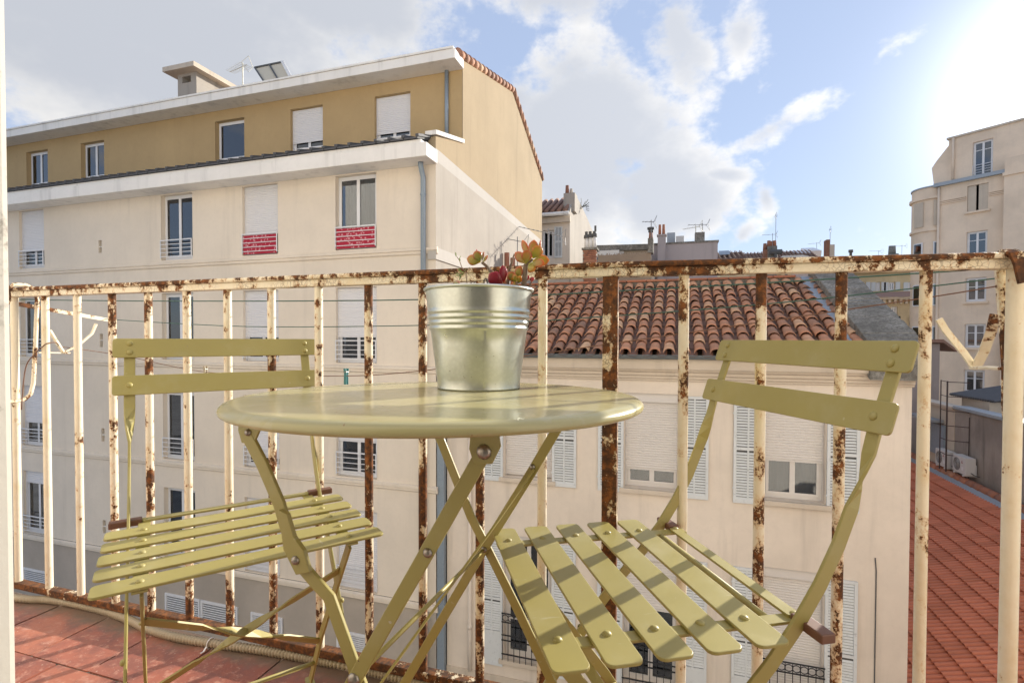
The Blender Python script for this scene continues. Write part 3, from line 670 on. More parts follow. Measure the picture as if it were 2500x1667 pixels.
def leaf_mesh(mat):
    mb = MB(); n, k = 12, 14; vs = []
    for i in range(n + 1):
        t = i / n; w = max(.03, math.sin(math.pi * min(1, t ** 1.35)) ** .72) if 0 < t < 1 else 0.03
        for j in range(k):
            a = 2 * math.pi * j / k
            vs.append((t, w * math.cos(a), .24 * w * math.sin(a) + .10 * math.sin(t * 2.2)))
    fs = [(i * k + j, i * k + (j + 1) % k, (i + 1) * k + (j + 1) % k, (i + 1) * k + j) for i in range(n) for j in range(k)]
    fs += [tuple(range(k - 1, -1, -1)), tuple(range(n * k, n * k + k))]
    return mb.add(vs, fs).mesh('leaf', mat, True)
LME = {k: leaf_mesh(v) for k, v in LM.items()}
pz = lambda x, y: (1050 + x / 7.84, 560 + y / 7.84)
base_p = at(*pz(1790, 1110), Y=PC.y)
jade = thing('jade_plant', 'jade plant with fleshy red edged leaves growing in the tin bucket', 'plant', (base_p.x, base_p.y, .90))
def stem(pts, r, mat, parent, name='stem', dy=0):
    P = [at(*pz(x, y), Y=PC.y + d) for x, y, d in pts]; MB().tube(P, r, 10).build(name, mat, parent, smooth=True)
stem([(1780, 1230, 0), (1790, 1110, 0), (1815, 900, 0), (1830, 690, 0), (1900, 620, 0), (1965, 570, 0)], [.0052, .005, .0048, .0042, .003, .002], K['bark'], jade)
stem([(1300, 1220, .01), (1180, 820, .01), (1090, 710, .005), (990, 630, 0)], [.004, .0032, .0028, .0024], K['bark'], jade)
stem([(1480, 1200, .02), (1510, 800, .02), (1560, 640, .02), (1615, 470, .02)], [.003, .0026, .002, .0014], K['bark'], jade, 'dry_stem')
stem([(1840, 1200, .01), (1890, 1100, .01), (1950, 1000, .01)], [.0025, .002, .0015], K['bark'], jade)
stem([(1500, 1210, -.02), (1420, 1060, -.02)], [.003, .002], K['bark'], jade)
stem([(1690, 1210, -.015), (1655, 1000, -.015)], [.003, .002], K['bark'], jade)
leaves = [((1900, 540), (1765, 205), 120, 'o', .012, .3), ((1960, 550), (1990, 200), 175, 'o', .008, .1), ((1970, 560), (2110, 310), 200, 'y', -.008, -.2), ((2080, 500), (2120, 200), 120, 'o', .01, 1.3),
          ((1850, 660), (1630, 440), 170, 'o', .004, .2), ((1830, 665), (1860, 390), 190, 'o', -.012, -.1), ((1960, 600), (2285, 590), 190, 'y', .004, .1), ((1930, 640), (2195, 650), 150, 'o', -.014, .2), ((1890, 650), (2000, 800), 190, 'y', -.006, -.3),
          ((970, 625), (705, 560), 190, 'y', .003, .2), ((965, 620), (860, 415), 170, 'g', -.008, .1), ((990, 620), (1035, 425), 110, 'g', .004, 1.2), ((1005, 640), (1110, 500), 110, 'g', .0, 1.1),
          ((1390, 1050), (1125, 850), 240, 'r', -.022, .1), ((1410, 1040), (1390, 685), 150, 'r', -.016, -.3),
          ((1660, 1010), (1500, 820), 160, 'g', -.014, .2), ((1650, 1000), (1730, 695), 150, 'g', -.004, .2), ((1670, 1020), (1560, 1090), 120, 'o', -.022, .0), ((1680, 1040), (1740, 890), 100, 'y', -.02, .4), ((1640, 1010), (1590, 860), 120, 'y', -.02, -.4),
          ((1945, 1010), (1955, 910), 90, 'r', .01, .3), ((540, 1140), (470, 1000), 170, 'g', .06, .2), ((1830, 1000), (1890, 880), 70, 'r', .008, .4), ((880, 620), (895, 375), 60, 'r', .012, .9)]
for (b, t, w, kk, dy, roll) in leaves:
    p0, p1 = at(*pz(*b), Y=PC.y + dy * .5), at(*pz(*t), Y=PC.y + dy); ax = p1 - p0; ln = ax.length; ex = ax / ln
    vw = (p0 - Vector((0, 0, HC))).normalized(); ez = (-vw + ex * vw.dot(ex)).normalized(); ey = ez.cross(ex)
    ez, ey = ez * math.cos(roll) + ey * math.sin(roll), ey * math.cos(roll) - ez * math.sin(roll)
    wid = w / 7.84 * .00074 / 2 * 1.08
    Mx = Matrix((( ex.x * ln, ey.x * wid, ez.x * wid), (ex.y * ln, ey.y * wid, ez.y * wid), (ex.z * ln, ey.z * wid, ez.z * wid))).to_4x4()
    inst('leaf', LME[kk], jade, Matrix.Translation(p0 - ORG[jade]) @ Mx)
wd_b = at(*pz(710, 1100), Y=PC.y + .03)
weed = thing('weed', 'spindly green weed sprouting beside the jade plant in the bucket', 'plant', (wd_b.x, wd_b.y, .90))
WG = paint('weed_green', (.22, .30, .08), .6); WD = paint('dry_stalk', (.26, .19, .13), .8)
P = [at(*pz(x, y), Y=PC.y + .03) for x, y in ((715, 1250), (710, 1060), (690, 830), (605, 720), (565, 600), (510, 520))]; MB().tube(P, [.0013, .0012, .001, .0009, .0008, .0006], 6).build('stalk', WD, weed, smooth=True)
P = [at(*pz(x, y), Y=PC.y + .03) for x, y in ((720, 1070), (800, 1010), (900, 985))]; MB().tube(P, [.0012, .001, .0005], 6).build('twig', WD, weed, smooth=True)
P = [at(*pz(x, y), Y=PC.y + .03) for x, y in ((690, 790), (760, 725))]; MB().tube(P, [.0012, .0006], 6).build('twig', WD, weed, smooth=True)
for (x, y, a, l) in ((500, 520, 100, 80), (560, 560, 60, 60), (580, 600, 120, 50), (640, 850, 200, 130), (630, 870, 230, 120), (600, 800, 140, 90), (590, 860, 255, 100), (560, 840, 190, 70), (650, 830, 160, 110), (660, 800, 60, 60), (530, 870, 210, 60)):
    p0 = at(*pz(x, y), Y=PC.y + .03); p1 = at(*pz(x + l * math.cos(R(a)), y - l * math.sin(R(a))), Y=PC.y + .03 + random.uniform(-.01, .01))
    MB().strip([p0, (p0 + p1) / 2, p1], (.3, .4, .5), [.001, .0032, .0008], .0005).build('weed_leaf', WG, weed)
DL = paint('dead_leaf', (.06, .04, .03), .9)
for (x, y, a, l) in ((1180, 1080, 130, 170), (1100, 1040, 110, 110), (1020, 1000, 60, 80), (1220, 1080, 170, 120), (820, 1040, 30, 100)):
    p0 = at(*pz(x, y), Y=PC.y + .01); p1 = at(*pz(x + l * math.cos(R(a)), y - l * math.sin(R(a))), Y=PC.y + .005)
    MB().strip([p0, (p0 + p1) / 2 + V(0, .004, .002), p1], (.2, .8, .3), [.003, .008, .002], .0006).build('dead_leaf', DL, jade)

# ------------------------------------------------------------------ windows
def corrug(mb, x0, x1, z0, z1, y, pitch, amp):
    n = max(2, int((z1 - z0) / pitch)); prof = []
    for i in range(n):
        a = z1 - (z1 - z0) * i / n; b = z1 - (z1 - z0) * (i + 1) / n; h = a - b
        prof += [(y, a), (y - amp, a - h * .25), (y - amp, a - h * .70), (y, a - h * .92)]
    prof.append((y, z1 - (z1 - z0)))
    vs = [(x, yy, zz) for yy, zz in prof for x in (x0, x1)]
    mb.add(vs, [(2 * i, 2 * i + 1, 2 * i + 3, 2 * i + 2) for i in range(len(prof) - 1)]); return mb
def window(root, x0, x1, z0, z1, y, rev=.20, leaves=2, shutter=None, fw=.055, rail_=None, screen=False, curtain=False, smat=None, pitch=.05, mid=False, fmat=None):
    """frame = the window mesh itself; panes, shutter, railing are its sub-parts"""
    yf = y + rev - .02; m = MB(); pv = fmat or K['pvc']; smat = smat or K['shutter']
    xa, xb, za, zb = x0 + .003, x1 - .003, z0 + .003, z1 - .003
    m.box(xa, xa + fw, yf - .05, yf + .03, za, zb); m.box(xb - fw, xb, yf - .05, yf + .03, za, zb)
    m.box(xa + fw, xb - fw, yf - .049, yf + .03, zb - fw, zb); m.box(xa + fw, xb - fw, yf - .049, yf + .03, za, za + fw * 1.3)
    w = (xb - xa - 2 * fw) / leaves; panes = []
    for i in range(leaves):
        a = xa + fw + w * i; b = a + w; s = fw * .8
        m.box(a, a + s, yf - .065, yf - .0505, za + fw * 1.3, zb - fw); m.box(b - s, b, yf - .065, yf - .0505, za + fw * 1.3, zb - fw)
        m.box(a + s, b - s, yf - .064, yf - .0505, zb - fw - s, zb - fw); m.box(a + s, b - s, yf - .064, yf - .0505, za + fw * 1.3, za + fw * 1.3 + s)
        if mid: zz = lerp(za, zb, mid); m.box(a + s, b - s, yf - .063, yf - .0505, zz - .02, zz + .02)
        panes.append((a + s, b - s, za + fw * 1.3 + s, zb - fw - s))
    f = m.build('window', pv, root)
    for (a, b, c, d) in panes: MB().box(a, b, yf - .045, yf - .038, c, d).build('pane', K['glass'], f)
    if curtain:
        c = MB(); n = 26; vs = []
        for i in range(n + 1):
            xx = lerp(xa + fw, xb - fw, i / n)
            if curtain == 'gap' and .38 < i / n < .5: pass
            for zz in (za, zb): vs.append((xx, yf + .12 + .035 * math.sin(i * 1.9) + .015 * math.sin(i * 4.3), zz))
        c.add(vs, [(2 * i, 2 * i + 2, 2 * i + 3, 2 * i + 1) for i in range(n) if not (curtain == 'gap' and (i < 4))]); c.build('curtain', K['curtain'], f, smooth=True)
    if shutter is not None:
        s = MB(); bx = .0
        ys = yf - .085; zt_ = zb; zl = lerp(zb, za, shutter)
        corrug(s, xa + .012, xb - .012, zl + .03, zt_, ys, pitch, .010); s.box(xa + .012, xb - .012, ys - .012, ys + .006, zl, zl + .03)
        s.build('roller_shutter', smat, f)
        for q in (xa, xb - .011): MB().box(q, q + .011, ys - .02, ys + .03, za, zb).build('shutter_guide', smat, f)
    if rail_:
        r = MB(); z_t = z0 + rail_; yy = y - .03
        for k in range(5):
            zz = lerp(z0 + .10, z_t, k / 4); t = .014 if k == 4 else .008
            r.box(x0 - .08 if False else x0 + .01, x1 - .01, yy - t, yy + t, zz - t, zz + t)
        r.box(x0 + .004, x0 + .024, yy - .010, yy + .010, z0 + .055, z_t - .0145); r.box(x1 - .024, x1 - .004, yy - .010, yy + .010, z0 + .055, z_t - .0145)
        r.build('railing', K['pvc'], f)
        if screen: MB().box(x0 + .03, x1 - .03, yy + .022, yy + .032, z0 + .03, z_t - .03).build('flowered_screen', K['flower'], f)
    return f

# ------------------------------------------------------------------ left apartment building
XG, YF, YU = -5.38, 11.0, 12.59
X_L = -27.0
lb = thing('apartment_building', 'long cream apartment block with a setback ochre top floor and roller shutters', 'building', (-14, 14, -9.6))
colsX = [(-20.18, -19.0), (-14.05, -12.87), (-11.11, -9.94), (-8.16, -6.98)]
rows = [(3.05, 4.90), (.22, 2.11), (-2.65, -.70), (-5.50, -3.47)]
holes = [(a, b, c, d) for (c, d) in rows for (a, b) in colsX + [(-26.2, -25.02), (-23.2, -22.02)]]
vents = [(-16.58, -16.45, 3.39, 3.77), (-16.58, -16.45, .56, .96), (-16.56, -16.43, -2.31, -1.9), (-16.56, -16.43, -5.1, -4.7)]
MB().wall(X_L, XG, -5.52, 5.10, holes + vents, YF, .22).build('wall', K['cream'], lb)
base = structure_holes = [(-14.07, -11.37, -7.2, -6.55), (-10.95, -9.86, -7.15, -6.60), (-20.27, -19.12, -7.28, -6.66), (-8.2, -7.1, -7.15, -6.6)]
MB().wall(X_L, XG, -9.6, -5.62, base, YF + .02, .12).build('clad_base', K['clad'], lb)
for (a, b, c, d) in base:
    n = max(1, round((b - a) / 1.1))
    for k in range(n):
        x0, x1 = lerp(a, b, k / n) + .02, lerp(a, b, (k + 1) / n) - .02; v = MB()
        v.box(x0, x0 + .05, YF - .01, YF + .04, c, d); v.box(x1 - .05, x1, YF - .01, YF + .04, c, d); v.box(x0 + .05, x1 - .05, YF - .009, YF + .04, d - .05, d); v.box(x0 + .05, x1 - .05, YF - .009, YF + .04, c, c + .05)
        for j in range(9):
            zz = lerp(c + .07, d - .07, j / 8); v.box(x0 + .05, x1 - .05, YF + .002, YF + .03, zz - .016, zz + .012)
        vg = v.build('vent_grille', K['pvc'], lb); MB().box(x0 + .04, x1 - .04, YF + .042, YF + .06, c + .02, d - .02).build('vent_slit_shade', K['black_iron'], vg)  # black sheet stands in for the shade inside the grille slits
for v_ in vents:
    a, b, c, d = v_; MB().box(a + .01, b - .01, YF + .1, YF + .12, c, d).build('vent_slot', K['dark'], lb); MB().box(a, b, YF + .02, YF + .09, (c + d) / 2 - .012, (c + d) / 2 + .012).build('vent_bar', K['white_trim'], lb)
MB().quad((X_L, YF + .9, -9.6), (XG - .3, YF + .9, -9.6), (XG - .3, YF + .9, 5.2), (X_L, YF + .9, 5.2)).build('room_backing', K['room'], lb)
for zb_ in (2.98, .15, -2.70, -5.55):
    s = MB(); s.prism([(X_L, YF - .002, zb_ + .02), (X_L, YF - .075, zb_), (X_L, YF - .075, zb_ - .06), (X_L, YF - .045, zb_ - .075), (X_L, YF - .045, zb_ - .13), (X_L, YF - .002, zb_ - .16)][::-1], (XG - X_L + .06, 0, 0)); s.build('string_course', K['cream'], lb)
cfg = {(0, 0): dict(shutter=.70, rail_=.56), (0, 1): dict(rail_=.56), (0, 2): dict(shutter=.70, rail_=.56, screen=True), (0, 3): dict(rail_=.56, screen=True, curtain='gap'),
       (1, 0): dict(rail_=.56), (1, 1): dict(rail_=.5, curtain=True), (1, 2): dict(shutter=.66, rail_=.5), (1, 3): dict(shutter=.66, rail_=.56),
       (2, 0): dict(shutter=.62, rail_=.55), (2, 1): dict(rail_=.62), (2, 2): dict(shutter=.86, rail_=.55), (2, 3): dict(shutter=.55, rail_=.62),
       (3, 0): dict(rail_=.58, shutter=.2), (3, 1): dict(rail_=.58), (3, 2): dict(shutter=1.0, rail_=.58), (3, 3): dict(shutter=1.0, rail_=.58)}
for r, (c, d) in enumerate(rows):
    for k, (a, b) in enumerate(colsX + [(-26.2, -25.02), (-23.2, -22.02)]): window(lb, a, b, c, d, YF, .20, 2, **cfg.get((r, k), dict(shutter=.7, rail_=.56)))
# lower eave, strip of dark tiles, upper floor
MB().box(X_L, XG + .05, 10.42, YF - .002, 4.93, 5.24).build('eave_slab', K['white_trim'], lb, bevel=.01)
n = 60; x0, x1 = 0, (XG - .15 - X_L) / n; m = MB()
m.prism([(x0 + .01, 10.40, 5.33), (x0 + .01, 12.55, 5.97), (x0 + .01, 12.55, 6.03), (x0 + .01, 10.40, 5.37)], (x1 - x0 - .02, 0, 0)); m.prism([(x1 - .05, 10.38, 5.37), (x1 - .05, 12.5, 6.0), (x1 - .05, 12.5, 6.08), (x1 - .05, 10.38, 5.43)], (.08, 0, 0))
dtm = m.mesh('dark_tile', K['dark_tile'])
sbr = MB().prism([(X_L, 10.5, 5.327), (XG - .2, 10.5, 5.327), (XG - .2, 12.5, 5.9), (X_L, 12.5, 5.9)], (0, 0, .02)).build('setback_roof', K['dark_tile'], lb)
for k in range(n): inst('dark_tile', dtm, sbr, Matrix.Translation(Vector((X_L + k * x1, 0, 0)) - ORG[lb]))
MB().box(X_L, XG - .1, 10.45, 12.5, 5.242, 5.325).build('eave_bed', K['white_trim'], lb)
uh = [(-22.64, -21.49, 6.37, 7.60), (-19.79, -18.65, 6.37, 7.60), (-13.77, -12.62, 6.37, 7.60), (-10.9, -9.76, 6.37, 7.60), (-8.04, -6.92, 6.35, 7.58)]
MB().wall(X_L, XG - .01, 5.2, 8.10, uh, YU, .24).build('upper_wall', K['ochre'], lb)
MB().quad((X_L, YU + .8, 5.2), (XG - .3, YU + .8, 5.2), (XG - .3, YU + .8, 8.1), (X_L, YU + .8, 8.1)).build('room_backing', K['room'], lb)
window(lb, *uh[0], YU, .22); window(lb, *uh[1], YU, .22, curtain=True); window(lb, *uh[2], YU, .22, leaves=1); window(lb, *uh[3], YU, .22, shutter=.80); window(lb, *uh[4], YU, .22, shutter=.84)
MB().box(X_L, XG + .04, 12.0, YU - .002, 7.92, 8.16).build('eave_slab', K['white_trim'], lb, bevel=.01)
MB().box(X_L, XG + .0, 11.97, 12.16, 8.162, 8.21).build('gutter', K['white_trim'], lb)
# main roof
m = MB(); m.prism([(X_L, 12.0, 8.162), (X_L, 17.0, 9.36), (X_L, 21.2, 7.55), (X_L, 21.2, 7.35), (X_L, 17, 9.16), (X_L, 12.6, 8.1)], (XG - X_L - .2, 0, 0)); m.build('roof', K['tile_far'], lb)
# gable: separate painted fields butted against each other
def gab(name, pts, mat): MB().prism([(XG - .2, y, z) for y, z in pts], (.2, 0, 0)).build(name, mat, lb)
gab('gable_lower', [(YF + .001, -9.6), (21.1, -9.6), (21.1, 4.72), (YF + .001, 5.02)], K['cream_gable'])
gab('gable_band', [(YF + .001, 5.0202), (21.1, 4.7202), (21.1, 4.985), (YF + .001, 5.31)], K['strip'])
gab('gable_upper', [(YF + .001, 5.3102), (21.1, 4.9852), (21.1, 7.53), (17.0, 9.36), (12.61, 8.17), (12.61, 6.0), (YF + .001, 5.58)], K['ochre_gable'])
MB().prism([(XG - .24, 10.93, 5.60), (XG - .24, 12.62, 6.0), (XG - .24, 12.62, 6.10), (XG - .24, 10.93, 5.70)], (.29, 0, 0)).build('setback_coping', K['white_trim'], lb)
MB().box(XG - .19, XG + .03, YF - .05, YF + 8.5, 2.70, 2.98).build('gable_string_course', K['strip'], lb)
for (ya, za, yb, zb_) in ((12.3, 8.2, 17.0, 9.42), (17.02, 9.42, 21.15, 7.6)):
    n = 14 if yb < 18 else 13; d = Vector((0, yb - ya, zb_ - za)); ln = d.length; d.normalize()
    for k in range(n):
        p = Vector((XG - .02, ya, za)) + d * (ln * k / n); q = p + d * (ln / n * 1.12)
        MB().tube([p + V(0, 0, .015), q], [.12, .095], 10).build('verge_tile', K['tile'], lb, smooth=True)
MB().tube([(-5.66, YF - .22, 4.93), (-5.66, YF - .22, 4.86), (-5.66, YF - .16, 4.74), (-5.66, YF - .095, 4.62), (-5.66, YF - .095, -9.6)], .062, 12).build('downpipe', K['zinc'], lb, smooth=True)
for zz in (4.2, 2.2, .8, -1.6): MB().tube([(-5.66, YF - .095, zz), (-5.66, YF - .095, zz + .04)], .071, 12).build('pipe_clip', K['zinc'], lb)
MB().tube([(-5.81, YU - .06, 7.92), (-5.81, YU - .06, 6.05)], .052, 12).build('downpipe', K['zinc'], lb, smooth=True)
MB().box(XG + .02, XG + .20, 11.02, 11.14, -9.6, -.3).build('joint_flashing', K['zinc'], lb)
# chimney on the roof
chm = thing('chimney_stack', 'long rendered chimney with flat slab cap on the cream apartment block', 'chimney', (-16.5, 14.7, 8.6))
MB().wall(-17.72, -16.82, 8.6, 10.62, [(-17.5, -17.08, 10.28, 10.52)], 14.59, .3).build('stack', K['cream_gable'], chm); MB().box(-17.72, -16.82, 14.595, 17.2, 8.6, 10.26).build('stack_core', K['cream_gable'], chm); MB().box(-17.0, -16.821, 14.595, 16.0, 10.262, 10.62).build('stack_side', K['cream_gable'], chm)
for (x, y) in ((-17.66, 15.8), (-17.66, 17.05), (-16.99, 17.05)): MB().box(x, x + .12, y, y + .12, 10.262, 10.62).build('cap_pillar', K['cream_gable'], chm)
MB().box(-18.05, -16.55, 14.25, 17.6, 10.622, 10.79).build('cap_slab', K['moulding'], chm)
MB().box(-16.7, -15.3, 14.9, 16.6, 8.6, 9.62).build('low_stack', K['moulding'], chm)
sp = thing('solar_panel', 'tilted solar panel seen from behind on the cream apartment roof', 'solar panel', (-12.5, 13.6, 8.5))
def tpt(px, py, Y): return at(px, py, Y=Y)
Acr = lambda x, y: (x / 2.45, 60 + y / 2.45)
p_tl, p_bl, p_tr, p_br = at(*Acr(1525, 262), Y=14.1), at(*Acr(1580, 345), Y=13.5), at(*Acr(1692, 228), Y=14.1), at(*Acr(1740, 318), Y=13.5)
m = MB(); nn = -(p_tr - p_tl).cross(p_bl - p_tl).normalized() * .05; nn = nn if nn.y > 0 else -nn; m.prism([p_tl, p_tr, p_br, p_bl], nn); m.build('panel', K['solar'], sp)
m = MB(); pm0, pm1 = p_tl.lerp(p_tr, .53), p_bl.lerp(p_br, .53); m.strip([pm0 - nn * .3, pm1 - nn * .3], (1, 0, 0), .05, .05); m.strip([p_tl - nn * .3, p_tr - nn * .3], (0, 0, 1), .05, .05); m.strip([p_tl - nn * .3, p_bl - nn * .3], (1, 0, 0), .05, .05); m.build('frame', K['dark'], sp)
m = MB(); m.strip([p_tr - nn * .5, p_br - nn * .5], (1, 0, 0), .10, .06); m.build('edge_trim', K['white_trim'], sp)
for p in (p_bl, p_br): MB().tube([p, (p.x, p.y + .2, 8.4)], .03, 6).build('leg', K['aerial'], sp)

def antenna(base, h, label, heading=0.0, n=8, blen=1.3, el=.45, mat=None, style='yagi', tilt=0.0):
    mat = mat or K['aerial']; t = thing('tv_antenna', label, 'antenna', base, 'television aerials on the roofs'); b = Vector(base)
    MB().tube([b, b + V(0, 0, h)], .018, 6).build('mast', mat, t); top = b + V(0, 0, h * .93)
    d = Vector((math.cos(heading), math.sin(heading), tilt)); s = Vector((-math.sin(heading), math.cos(heading), 0))
    MB().tube([top - d * blen * .25, top + d * blen * .75], .012, 6).build('boom', mat, t)
    for k in range(n):
        p = top + d * (blen * (-.2 + .92 * k / (n - 1))); e = el * (1 - .4 * k / n) / 2
        ax = s if style == 'yagi' else Vector((0, 0, 1))
        MB().tube([p - ax * e, p + ax * e], .007, 5).build('element', mat, t)
    if style == 'yagi':
        p = top - d * blen * .25
        for sg in (-1, 1): MB().tube([p - s * el * .4, p + V(0, 0, sg * .28) - d * .12], .008, 5).build('reflector', mat, t); MB().tube([p + s * el * .4, p + V(0, 0, sg * .28) - d * .12], .008, 5).build('reflector', mat, t)
    return t
an = at(*Acr(1452, 372), Y=14.6); antenna((an.x, an.y, 8.7), at(*Acr(1452, 230), Y=14.6).z - 8.7, 'pale yellowish television aerial beside the long chimney cap', R(160), 9, 1.3, .5, K['aerial_pale'], tilt=.12)

# ------------------------------------------------------------------ beige building with canal tile roof
YB = 11.15; XB0, XB1 = XG + .22, 4.16
bb = thing('beige_building', 'beige rendered building with a canal tile roof, louvred shutters and roller blinds', 'building', (-.6, 13, -9.6))
ucol = [(-3.72, -2.60), (-1.0, .12), (1.71, 2.78)]
uho = [(a, b, -2.33, -.31) for a, b in ucol]; lho = [(a, b, -6.55, -3.68) for a, b in ucol]
MB().wall(XB0, XB1, -9.6, .03, uho + lho, YB, .26).build('wall', K['beige'], bb)
MB().quad((XB0, YB + .9, -9.6), (XB1 - .3, YB + .9, -9.6), (XB1 - .3, YB + .9, .1), (XB0, YB + .9, .1)).build('room_backing', K['room'], bb)
MB().box(XB1 - .3, XB1 - .001, YB + .001, 15.4, -9.6, .5).build('side_wall', K['beige'], bb)
MB().box(XB0, XB1, 15.1, 15.38, -9.6, 2.2).build('rear_wall', K['beige'], bb)
# cornice
s = MB(); yy = YB
s.prism([(XB0, yy - .002, -.04), (XB0, yy - .05, -.03), (XB0, yy - .05, .00), (XB0, yy - .08, .02), (XB0, yy - .08, .06), (XB0, yy - .12, .09), (XB0, yy - .12, .14), (XB0, yy - .17, .17), (XB0, yy - .17, .21), (XB0, yy - .23, .215), (XB0, yy - .23, .42), (XB0, yy - .002, .42)], (XB1 - XB0 + .02, 0, 0)); s.build('cornice', K['moulding'], bb)
s = MB(); pr_ = [(YB - .30 + .075 * math.cos(a), .50 + .075 * math.sin(a)) for a in [math.pi + math.pi * k / 8 for k in range(9)]]
n = len(pr_); vs = [(x, y, z) for x in (XB0, 3.42) for y, z in pr_]; s.add(vs, [(k, k + 1, n + k + 1, n + k) for k in range(n - 1)]); s.tube([(XB0, YB - .378, .503), (3.42, YB - .378, .503)], .012, 6); s.build('gutter', paint('grey_gutter', (.14, .16, .17), .5), bb, smooth=True)
for i, (a, b) in enumerate(ucol):
    MB().box(a - .10, b + .10, YB - .10, YB + .255, -2.43, -2.335).build('sill', K['moulding'], bb, bevel=.01)
    window(bb, a, b, -2.33, -.31, YB, .24, 2, shutter=(.985, .82, .63)[i], smat=K['shutter_old'], fw=.06, pitch=.052, curtain=(True if i == 2 else False), fmat=K['shutter_old'])
    MB().box(a + .003, b - .003, YB + .06, YB + .2, -.50, -.313).build('shutter_box', K['shutter_old'], bb)
    MB().box(a - .10, b + .10, YB - .10, YB + .255, -6.66, -6.555).build('sill', K['moulding'], bb, bevel=.01)
    window(bb, a, b, -6.55, -3.68, YB, .24, 2, shutter=(None, .45, .92)[i], smat=K['shutter_old'], fw=.06, pitch=.052, mid=.3, fmat=K['shutter_old'])
    MB().box(a + .003, b - .003, YB + .06, YB + .2, -3.88, -3.683).build('shutter_box', K['shutter_old'], bb)
    # iron guard rail of the lower windows
    r = MB(); zt2 = -5.46
    for zz in (zt2, zt2 - .20, zt2 - .5, zt2 - .62, -6.40): r.box(a - .02, b + .02, YB - .12, YB - .10, zz - .012, zz + .012)
    for k in range(9):
        xx = lerp(a, b, k / 8); r.box(xx - .007, xx + .007, YB - .118, YB - .104, -6.55, zt2)
    nr = 8
    for k in range(nr):
        cx = lerp(a, b, (k + .5) / nr); pts = [(cx + .07 * math.cos(t), YB - .111, zt2 - .10 + .07 * math.sin(t)) for t in [2 * math.pi * q / 12 for q in range(13)]]; r.tube(pts, .010, 5, False)
    r.build('guard_rail', K['black_iron'], bb)
def louvre_leaf(root, x0, x1, z0, z1, y, solid=0.0):
    m = MB(); t = .04; fw = .055
    m.box(x0, x0 + fw, y - t, y, z0, z1); m.box(x1 - fw, x1, y - t, y, z0, z1); xm = (x0 + x1) / 2
    m.box(x0 + fw, x1 - fw, y - t + .002, y, z1 - fw, z1); m.box(x0 + fw, x1 - fw, y - t + .002, y, z0, z0 + fw * 1.5); zm = lerp(z0, z1, .52)
    m.box(x0 + fw, x1 - fw, y - t + .002, y, zm - .03, zm + .03); m.box(xm - .016, xm + .016, y - t + .004, y, z0 + fw, z1 - fw)
    if solid: m.box(x0 + fw, x1 - fw, y - t + .008, y, z0 + fw * 1.5, z0 + solid); m.box(x0 + fw, x1 - fw, y - t + .002, y, z0 + solid, z0 + solid + .06)
    f = m.build('shutter_leaf', K['louvre'], root); MB().box(x0 + fw, x1 - fw, y - .003, y + .003, z0 + .1 + solid, z1 - .05).build('louvre_gap_shade', K['dark'], f); l = MB(); zz = z0 + fw * 1.5 + solid  # dark sheet behind the slats paints in the shade of the gaps
    while zz < z1 - fw - .04:
        if abs(zz + .02 - zm) > .045:
            j = random.uniform(-.004, .004); l.prism([(x0 + fw, y - t + .004 + j, zz), (x0 + fw, y - t + .010 + j, zz - .006), (x0 + fw, y - .006, zz + .030), (x0 + fw, y - .012, zz + .036)], (x1 - x0 - 2 * fw, 0, 0))
        zz += .056
    l.build('louvres', K['louvre'], f)
    for zc in (z0 + .3, z1 - .3): MB().box(x0 - .02, x0 + .05, y - t - .012, y - t - .002, zc - .015, zc + .015).build('hinge', K['louvre'], f)
for i, (a, b) in enumerate(ucol):
    louvre_leaf(bb, a - .56, a - .02, -2.44, -.34, YB - .012); louvre_leaf(bb, b + .02, b + .56, -2.44, -.34, YB - .012)
    louvre_leaf(bb, a - .56, a - .02, -6.75, -3.74, YB - .012, .75); louvre_leaf(bb, b + .02, b + .56, -6.75, -3.74, YB - .012, .75)
MB().tube([(-4.55, YB - .05, .0), (-4.55, YB - .05, -6.2), (-4.55, YB - .05, -7.0)], .045, 10).build('downpipe', K['beige'], bb, smooth=True)
for zz in (-1.5, -4.4, -6.0): MB().tube([(-4.55, YB - .05, zz), (-4.55, YB - .05, zz + .1)], .056, 10).build('pipe_collar', K['beige'], bb, smooth=True)
MB().tube([(3.62, YB - .015, -3.25), (3.64, YB - .015, -3.5), (3.64, YB - .015, -9.5)], .010, 6).build('wall_cable', K['dark'], bb)
MB().box(XB0, XB1, YB - .03, YB - .002, -7.25, -7.0).build('string_course', K['moulding'], bb)
# roof: slope, channel tiles, cover tiles
y0r, z0r, y1r, z1r = 10.80, .50, 15.28, 2.37
sl = Vector((0, y1r - y0r, z1r - z0r)); SL = sl.length; sd_ = sl.normalized(); sn = Vector((0, -sd_.z, sd_.y))
XR0, XR1 = XB0 + .02, 3.42
roof = MB().prism([(XB0, y0r + .1, z0r - .07), (XB0, y1r, z1r - .09), (XB0, y1r, z1r - .2), (XB0, y0r + .4, z0r - .12)], (XB1 - XB0, 0, 0)).build('roof', K['cement'], bb)
pitch, expo = .2895, .432
nc = int((XR1 - XR0) / pitch); nr = int(SL / expo) + 1
ct = MB(); n = 8; L_ = .50; vs = []
for (yy, rad, hz) in ((0, .118, .104), (L_, .090, .072)):
    for k in range(n + 1):
        a = math.pi * k / n; vs.append((rad * math.cos(a), yy, hz * math.sin(a)))
    for k in range(n, -1, -1):
        a = math.pi * k / n; vs.append(((rad - .016) * math.cos(a), yy, (hz - .016) * math.sin(a)))
q_ = 2 * (n + 1); fs = [(k, k + 1, q_ + k + 1, q_ + k) for k in range(q_ - 1)] + [(q_ - 1, 0, q_, 2 * q_ - 1)]
fs += [(k, q_ - 1 - k, q_ - 2 - k, k + 1) for k in range(n)]
